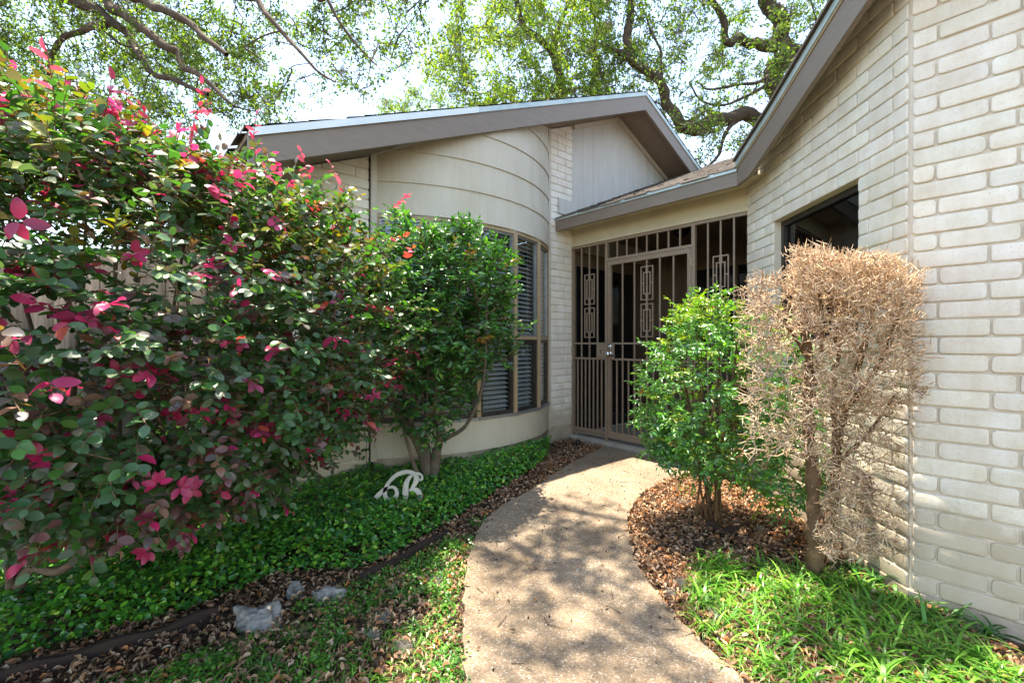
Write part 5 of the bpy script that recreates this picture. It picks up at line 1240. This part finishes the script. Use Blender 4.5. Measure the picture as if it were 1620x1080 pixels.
# ---------------------------------------------------------------- trees
def tree(name, loc, label, limbs, centres, leafn, spread, lsize, pal, wts, moss=0, nr=.03, cat="oak tree", group=None, twr=.012, mossw=None):
    t = empty(name, loc, label, cat, group); LB = []
    for pts, r0_, r1_ in limbs:
        p = spline(pts, 7); k = np.arange(len(p)); r = .85*np.linspace(r0_, r1_, len(p))*(1+.05*np.sin(k*1.3)+.03*np.sin(k*2.9)); p = p+np.c_[np.sin(k*.53), np.cos(k*.41), np.sin(k*.61+1)]*r[:, None]*.30; LB.append((p, r))
    tubes("trunk", LB, M['bark'], t, 12, (.095, .070, .052), .12, .06)
    sk = np.vstack([p for p, r in LB]); C_ = np.array(centres); gl = grow(sk, C_, jit=.16, droop=.03)
    tubes("branches", [(spline(p, 3), np.linspace(min(.006+twr*l, .05), .004, len(spline(p, 3)))) for p, l in gl], M['bark'], t, 5, (.075, .056, .042), .25)
    n = len(C_)*leafn; sub = np.repeat(C_, leafn, 0); sp_ = np.repeat(R.uniform(.5, 1.2, len(C_)), leafn)[:, None]*spread
    # leaves strung on fine twigs inside each cluster
    tw = 5; TW = unit(R.normal(0, 1, (len(C_), tw, 3))+[0, 0, .15]); ti = R.randint(tw, size=(len(C_), leafn)); dirs = TW[np.arange(len(C_))[:, None], ti].reshape(-1, 3)
    rr = R.rand(n, 1)**.7; P = sub+dirs*rr*sp_+ragged(n)*spread*.10
    a = np.repeat(C_, tw, 0); b_ = a+TW.reshape(-1, 3)*spread*.9; V, F = segs_np(a, b_, .004, .002, 3); npmesh("twigs", V, [F], np.tile([.12, .09, .07], (len(V), 1)), M['bark'], t)
    D = unit(dirs+ragged(n)*.8); U = unit(ragged(n)+[0, 0, .6]); Ls = lsize*R.uniform(.6, 1.25, n)
    leaves("crown", P, D, U, Ls, Ls*.5, pick(pal, n, wts, .3), M['lf_oak'], t, 'tri', False)
    if moss:
        mc = C_[R.choice(len(C_), moss)]+ragged(moss)*spread*.5; q = 60; A = np.repeat(mc, q, 0)+ragged(moss*q)*.055; D = unit(ragged(len(A))+[0, 0, -.5]); V, F = segs_np(A, A+D*.10, .0035, .002, 3)
        npmesh("moss_tufts", V, [F], np.tile([.20, .165, .125], (len(V), 1)), M['moss'], t)
    return t
OP = [(.10, .17, .022), (.055, .10, .02), (.15, .24, .03), (.035, .065, .02), (.20, .25, .04)]
def samp(n, fn, x0, x1, y0, y1, Y0, Y1):
    o_ = []
    while len(o_) < n:
        x = R.uniform(x0, x1); y = R.uniform(y0, y1)
        if fn(x, y): o_.append(px(x, y, R.uniform(Y0, Y1)))
    return np.array(o_)
# left oak: crown overhead and to the left; the trunk stands beyond the fence, left of the frame
def fl(x, y):
    n_ = 26*math.sin(x/37+1.3)+18*math.sin(x/17+y/31)
    if x < 150: lim = 120
    elif x < 440: lim = 205
    elif x < 480: lim = 160
    elif x < 640: lim = 150-(abs(x-560)/80)**2*30
    else: lim = 110-(x-640)*1.6
    if y > lim+n_*.5: return False
    if 10 < x < 85 and 55 < y < 105 and R.rand() < .8: return False
    if 180 < x < 215 and 70 < y < 120 and R.rand() < .75: return False
    h = math.sin(x/41+.5)*math.sin(y/29+.8)+.6*math.sin(x/19+y/23)
    return h < .75 or R.rand() < .25
cL = np.vstack([samp(560, fl, -160, 690, -150, 210, 6.4, 9.2), samp(330, lambda x, y: y < 195+15*math.sin(x/30) and x < 440, -120, 440, 20, 215, 8.0, 10.5)])
# overhead canopy that dapples the yard
OH = []
while len(OH) < 140:
    x, y, z = R.uniform(-3.6, 1.2), R.uniform(.2, 5.4), R.uniform(5.6, 8.2)
    if (z-EYE)/max(y, .1) < .86: continue
    if vnoise(np.array([[x, y]]), 2.3, 31)[0]+.15*R.randn() > (.10 if x > -1.6 else .35): continue
    if x > .15 and R.rand() < .75: continue
    if x > -.9 and y > 4.3: continue
    OH.append((x, y, z))
OH = [o_ for o_ in OH if o_[0] > -.7 or R.rand() < .10]
n_ = 0
while n_ < 46:
    x, y, z = R.uniform(-.75, .62), R.uniform(1.9, 4.0), R.uniform(5.4, 7.2)
    if (z-EYE)/y < .9 or vnoise(np.array([[x*1.3, y]]), 2.8, 77)[0] > .25: continue
    OH.append((x, y, z)); n_ += 1
cO = np.array(OH)
Lm = [
 ([(-10.2, 7.2, -.3), (-10.1, 7.1, 1.5), (-9.9, 7.0, 3.2), (-9.6, 6.9, 5.2), (-8.4, 6.7, 7.4), (-6.0, 6.3, 8.6), (-3.0, 5.5, 8.9), (0.0, 4.2, 9.0)], .34, .035),
 ([(-8.2, 6.8, 7.5), px(30, -90, 7.4), px(60, -40, 7.4), px(93, -4, 7.2), px(143, 9, 7.0), px(173, 32, 7.0), px(203, 56, 7.0), px(220, 86, 6.9), px(242, 115, 6.8), px(275, 127, 6.7), px(330, 150, 6.6)], .13, .03),
 ([(-6.0, 6.3, 8.6), px(130, -70, 7.2), px(164, 0, 7.0), px(194, 22, 6.9), px(225, 45, 6.8), px(259, 71, 6.7), px(283, 86, 6.7), px(290, 108, 6.6), px(320, 121, 6.5), px(341, 143, 6.5), px(372, 169, 6.4)], .11, .025),
 ([(-5.0, 6.1, 8.7), px(200, -40, 6.4), px(229, 0, 6.3), px(259, 17, 6.2), px(298, 35, 6.2), px(320, 56, 6.1), px(359, 88, 6.0)], .085, .035),
 ([px(170, 30, 7.0), px(160, 43, 7.1), px(134, 45, 7.3), px(104, 60, 7.5), px(82, 85, 7.7), px(78, 118, 7.9), px(60, 150, 8.2)], .07, .03),
 ([px(160, 45, 7.1), px(190, 69, 7.0), px(215, 78, 7.2)], .03, .015),
 ([(-3.2, 5.7, 8.5), px(385, -40, 6.1), px(406, 0, 6.0), px(428, 30, 5.9), px(454, 60, 5.9), px(475, 82, 5.8), px(501, 112, 5.8), px(531, 130, 5.8)], .055, .012),
 ([(-2.2, 5.3, 8.7), px(500, -40, 6.0), px(518, 0, 6.0), px(540, 39, 6.0), px(566, 73, 6.0), px(596, 104, 6.0)], .04, .008),
 ([px(454, 60, 5.9), px(445, 50, 5.9), px(410, 60, 6.0), px(385, 75, 6.1)], .016, .008),
 ([(-4.0, 6.0, 8.2), (-3.0, 4.5, 8.0), (-2.2, 3.0, 7.6), (-1.6, 1.5, 7.2)], .06, .02), ([(-2.0, 5.2, 8.8), (-.8, 3.8, 8.0), (.2, 2.4, 7.4)], .035, .012)]
tree("oak_tree", (-10.2, 7.2, -.1), "spreading live oak whose drooping dark limbs fill the upper left sky", Lm, np.vstack([cL, cO]), 74, .32, .062, OP, [3, 3, 2, 2, 1], moss=60)
# middle oak behind the gable
def fm(x, y):
    lx = 690+22*math.sin(y/23)+.25*max(0, 60-y)
    if x < lx: return False
    if 745 < x < 775 and y < 25: return False
    h = math.sin(x/35+1.5)*math.sin(y/25+.3)+.5*math.sin(x/15-y/19)
    return h < .7 or R.rand() < .3
cM = np.vstack([samp(560, fm, 670, 960, -120, 215, 9.5, 14), samp(60, lambda x, y: y > 146+10*math.sin(x/12), 600, 700, 140, 200, 16, 18)])
Lm = [([(1.5, 12.5, -.3), (1.45, 12.4, 3), px(890, 190, 12.3), px(890, 150, 12.2), px(882, 110, 12.0), px(876, 88, 12.0), px(850, 60, 11.8), px(825, 35, 11.6), px(819, 0, 11.4), px(815, -80, 11.4)], .20, .05),
      ([px(880, 90, 12.0), px(878, 70, 12.1), px(885, 40, 12.2), px(900, 0, 12.3), px(905, -60, 12.4)], .08, .04),
      ([px(890, 150, 12.2), px(910, 140, 12.1), px(945, 142, 12.0), px(975, 135, 12.0)], .05, .02),
      ([px(960, 152, 12.5), px(955, 125, 12.5), px(940, 95, 12.5), px(945, 60, 12.4), px(935, 10, 12.3), px(930, -60, 12.3)], .07, .03),
      ([px(890, 185, 12.3), px(960, 152, 12.5)], .08, .06)]
tree("oak_tree", (1.5, 12.5, -.1), "yellow-green live oak rising directly behind the left gable roof", Lm, cM, 70, .44, .088, [(.16, .25, .03), (.11, .18, .03), (.22, .30, .04), (.07, .11, .03), (.24, .25, .10)], [3, 3, 2, 1.5, 1.2], moss=110)
# right oak with thick contorted limbs
def fr(x, y):
    h = math.sin(x/31+.4)*math.sin(y/27+1.1)+.55*math.sin(x/13+y/17)
    if x > 1040 and 205 < y < 240 and x < 1110: return False
    if R.rand() < .35 and x > 1030: return False
    return h < .45 or R.rand() < .2
cR = samp(640, fr, 940, 1370, -140, 275, 9.0, 13.0)
Lm = [([(6.4, 11.5, -.3), (6.3, 11.5, 3), px(1222, 240, 11.4), px(1232, 190, 11.3), px(1233, 150, 11.2), px(1228, 110, 11.1), px(1238, 75, 11.0), px(1234, 45, 10.9), px(1222, 15, 10.8), px(1205, -30, 10.7), px(1200, -90, 10.7)], .34, .17),
      ([px(1238, 78, 11.0), px(1205, 72, 10.9), px(1190, 68, 10.8), px(1170, 62, 10.7), px(1150, 66, 10.6), px(1147, 45, 10.5), px(1135, 15, 10.4), px(1120, -20, 10.3)], .15, .07),
      ([px(1236, 75, 11.0), px(1270, 78, 10.9), px(1310, 70, 10.8), px(1340, 50, 10.7)], .16, .08),
      ([px(1225, 215, 11.4), px(1200, 190, 11.2), px(1165, 182, 11.0), px(1130, 192, 10.8), px(1100, 203, 10.6), px(1078, 200, 10.5), px(1062, 175, 10.4), px(1050, 150, 10.3), px(1035, 118, 10.2), px(1012, 108, 10.1), px(998, 95, 10.0), px(975, 80, 9.9), px(950, 72, 9.8)], .21, .07),
      ([px(996, 92, 10.0), px(993, 70, 10.0), px(995, 35, 10.0), px(1000, 5, 10.0), px(1000, -50, 10.0)], .12, .08),
      ([px(1165, 184, 11.0), px(1155, 200, 10.9), px(1142, 225, 10.8), px(1138, 245, 10.7), px(1120, 262, 10.6)], .07, .03),
      ([px(1230, 105, 11.1), px(1200, 130, 11.0), px(1160, 135, 10.9), px(1120, 142, 10.8), px(1105, 130, 10.7)], .05, .02),
      ([px(1218, 130, 11.1), px(1190, 148, 11.0), px(1150, 165, 10.9), px(1110, 160, 10.8), px(1090, 130, 10.8)], .05, .02),
      ([px(1048, 150, 10.3), px(1046, 110, 10.2), px(1045, 80, 10.2), px(1030, 50, 10.2), px(1020, 20, 10.2)], .04, .02)]
tree("oak_tree", (6.4, 11.5, -.1), "live oak with thick contorted grey-brown limbs between the two roofs", Lm, cR, 68, .40, .080, [(.09, .15, .035), (.06, .10, .03), (.15, .24, .03), (.17, .19, .10), (.05, .075, .03)], [3, 2, 2, 1.5, 1.5], moss=130)
# hedge-like trees beyond the fence
for k, (x, y, z, lb) in enumerate([(-7.5, 9.5, 2.2, "leafy green tree farthest left beyond the fence"), (-4.5, 11.5, 2.4, "leafy green tree beyond the fence behind the pink-leaved shrub")]):
    P_, O_ = blob(150, (x, y, z), (np.array([1., 0]), np.array([0, 1.])), (1.9, 1.2, 1.5), .25, k+20)
    tree("garden_tree", (x, y, -.1), lb, [([(x, y, -.2), (x+.05, y, .8), (x-.1, y+.1, 1.8), (x, y, 2.6)], .13, .05)], P_, 60, .42, .08, OP, [3, 3, 2, 2, 1], moss=1, cat="tree")
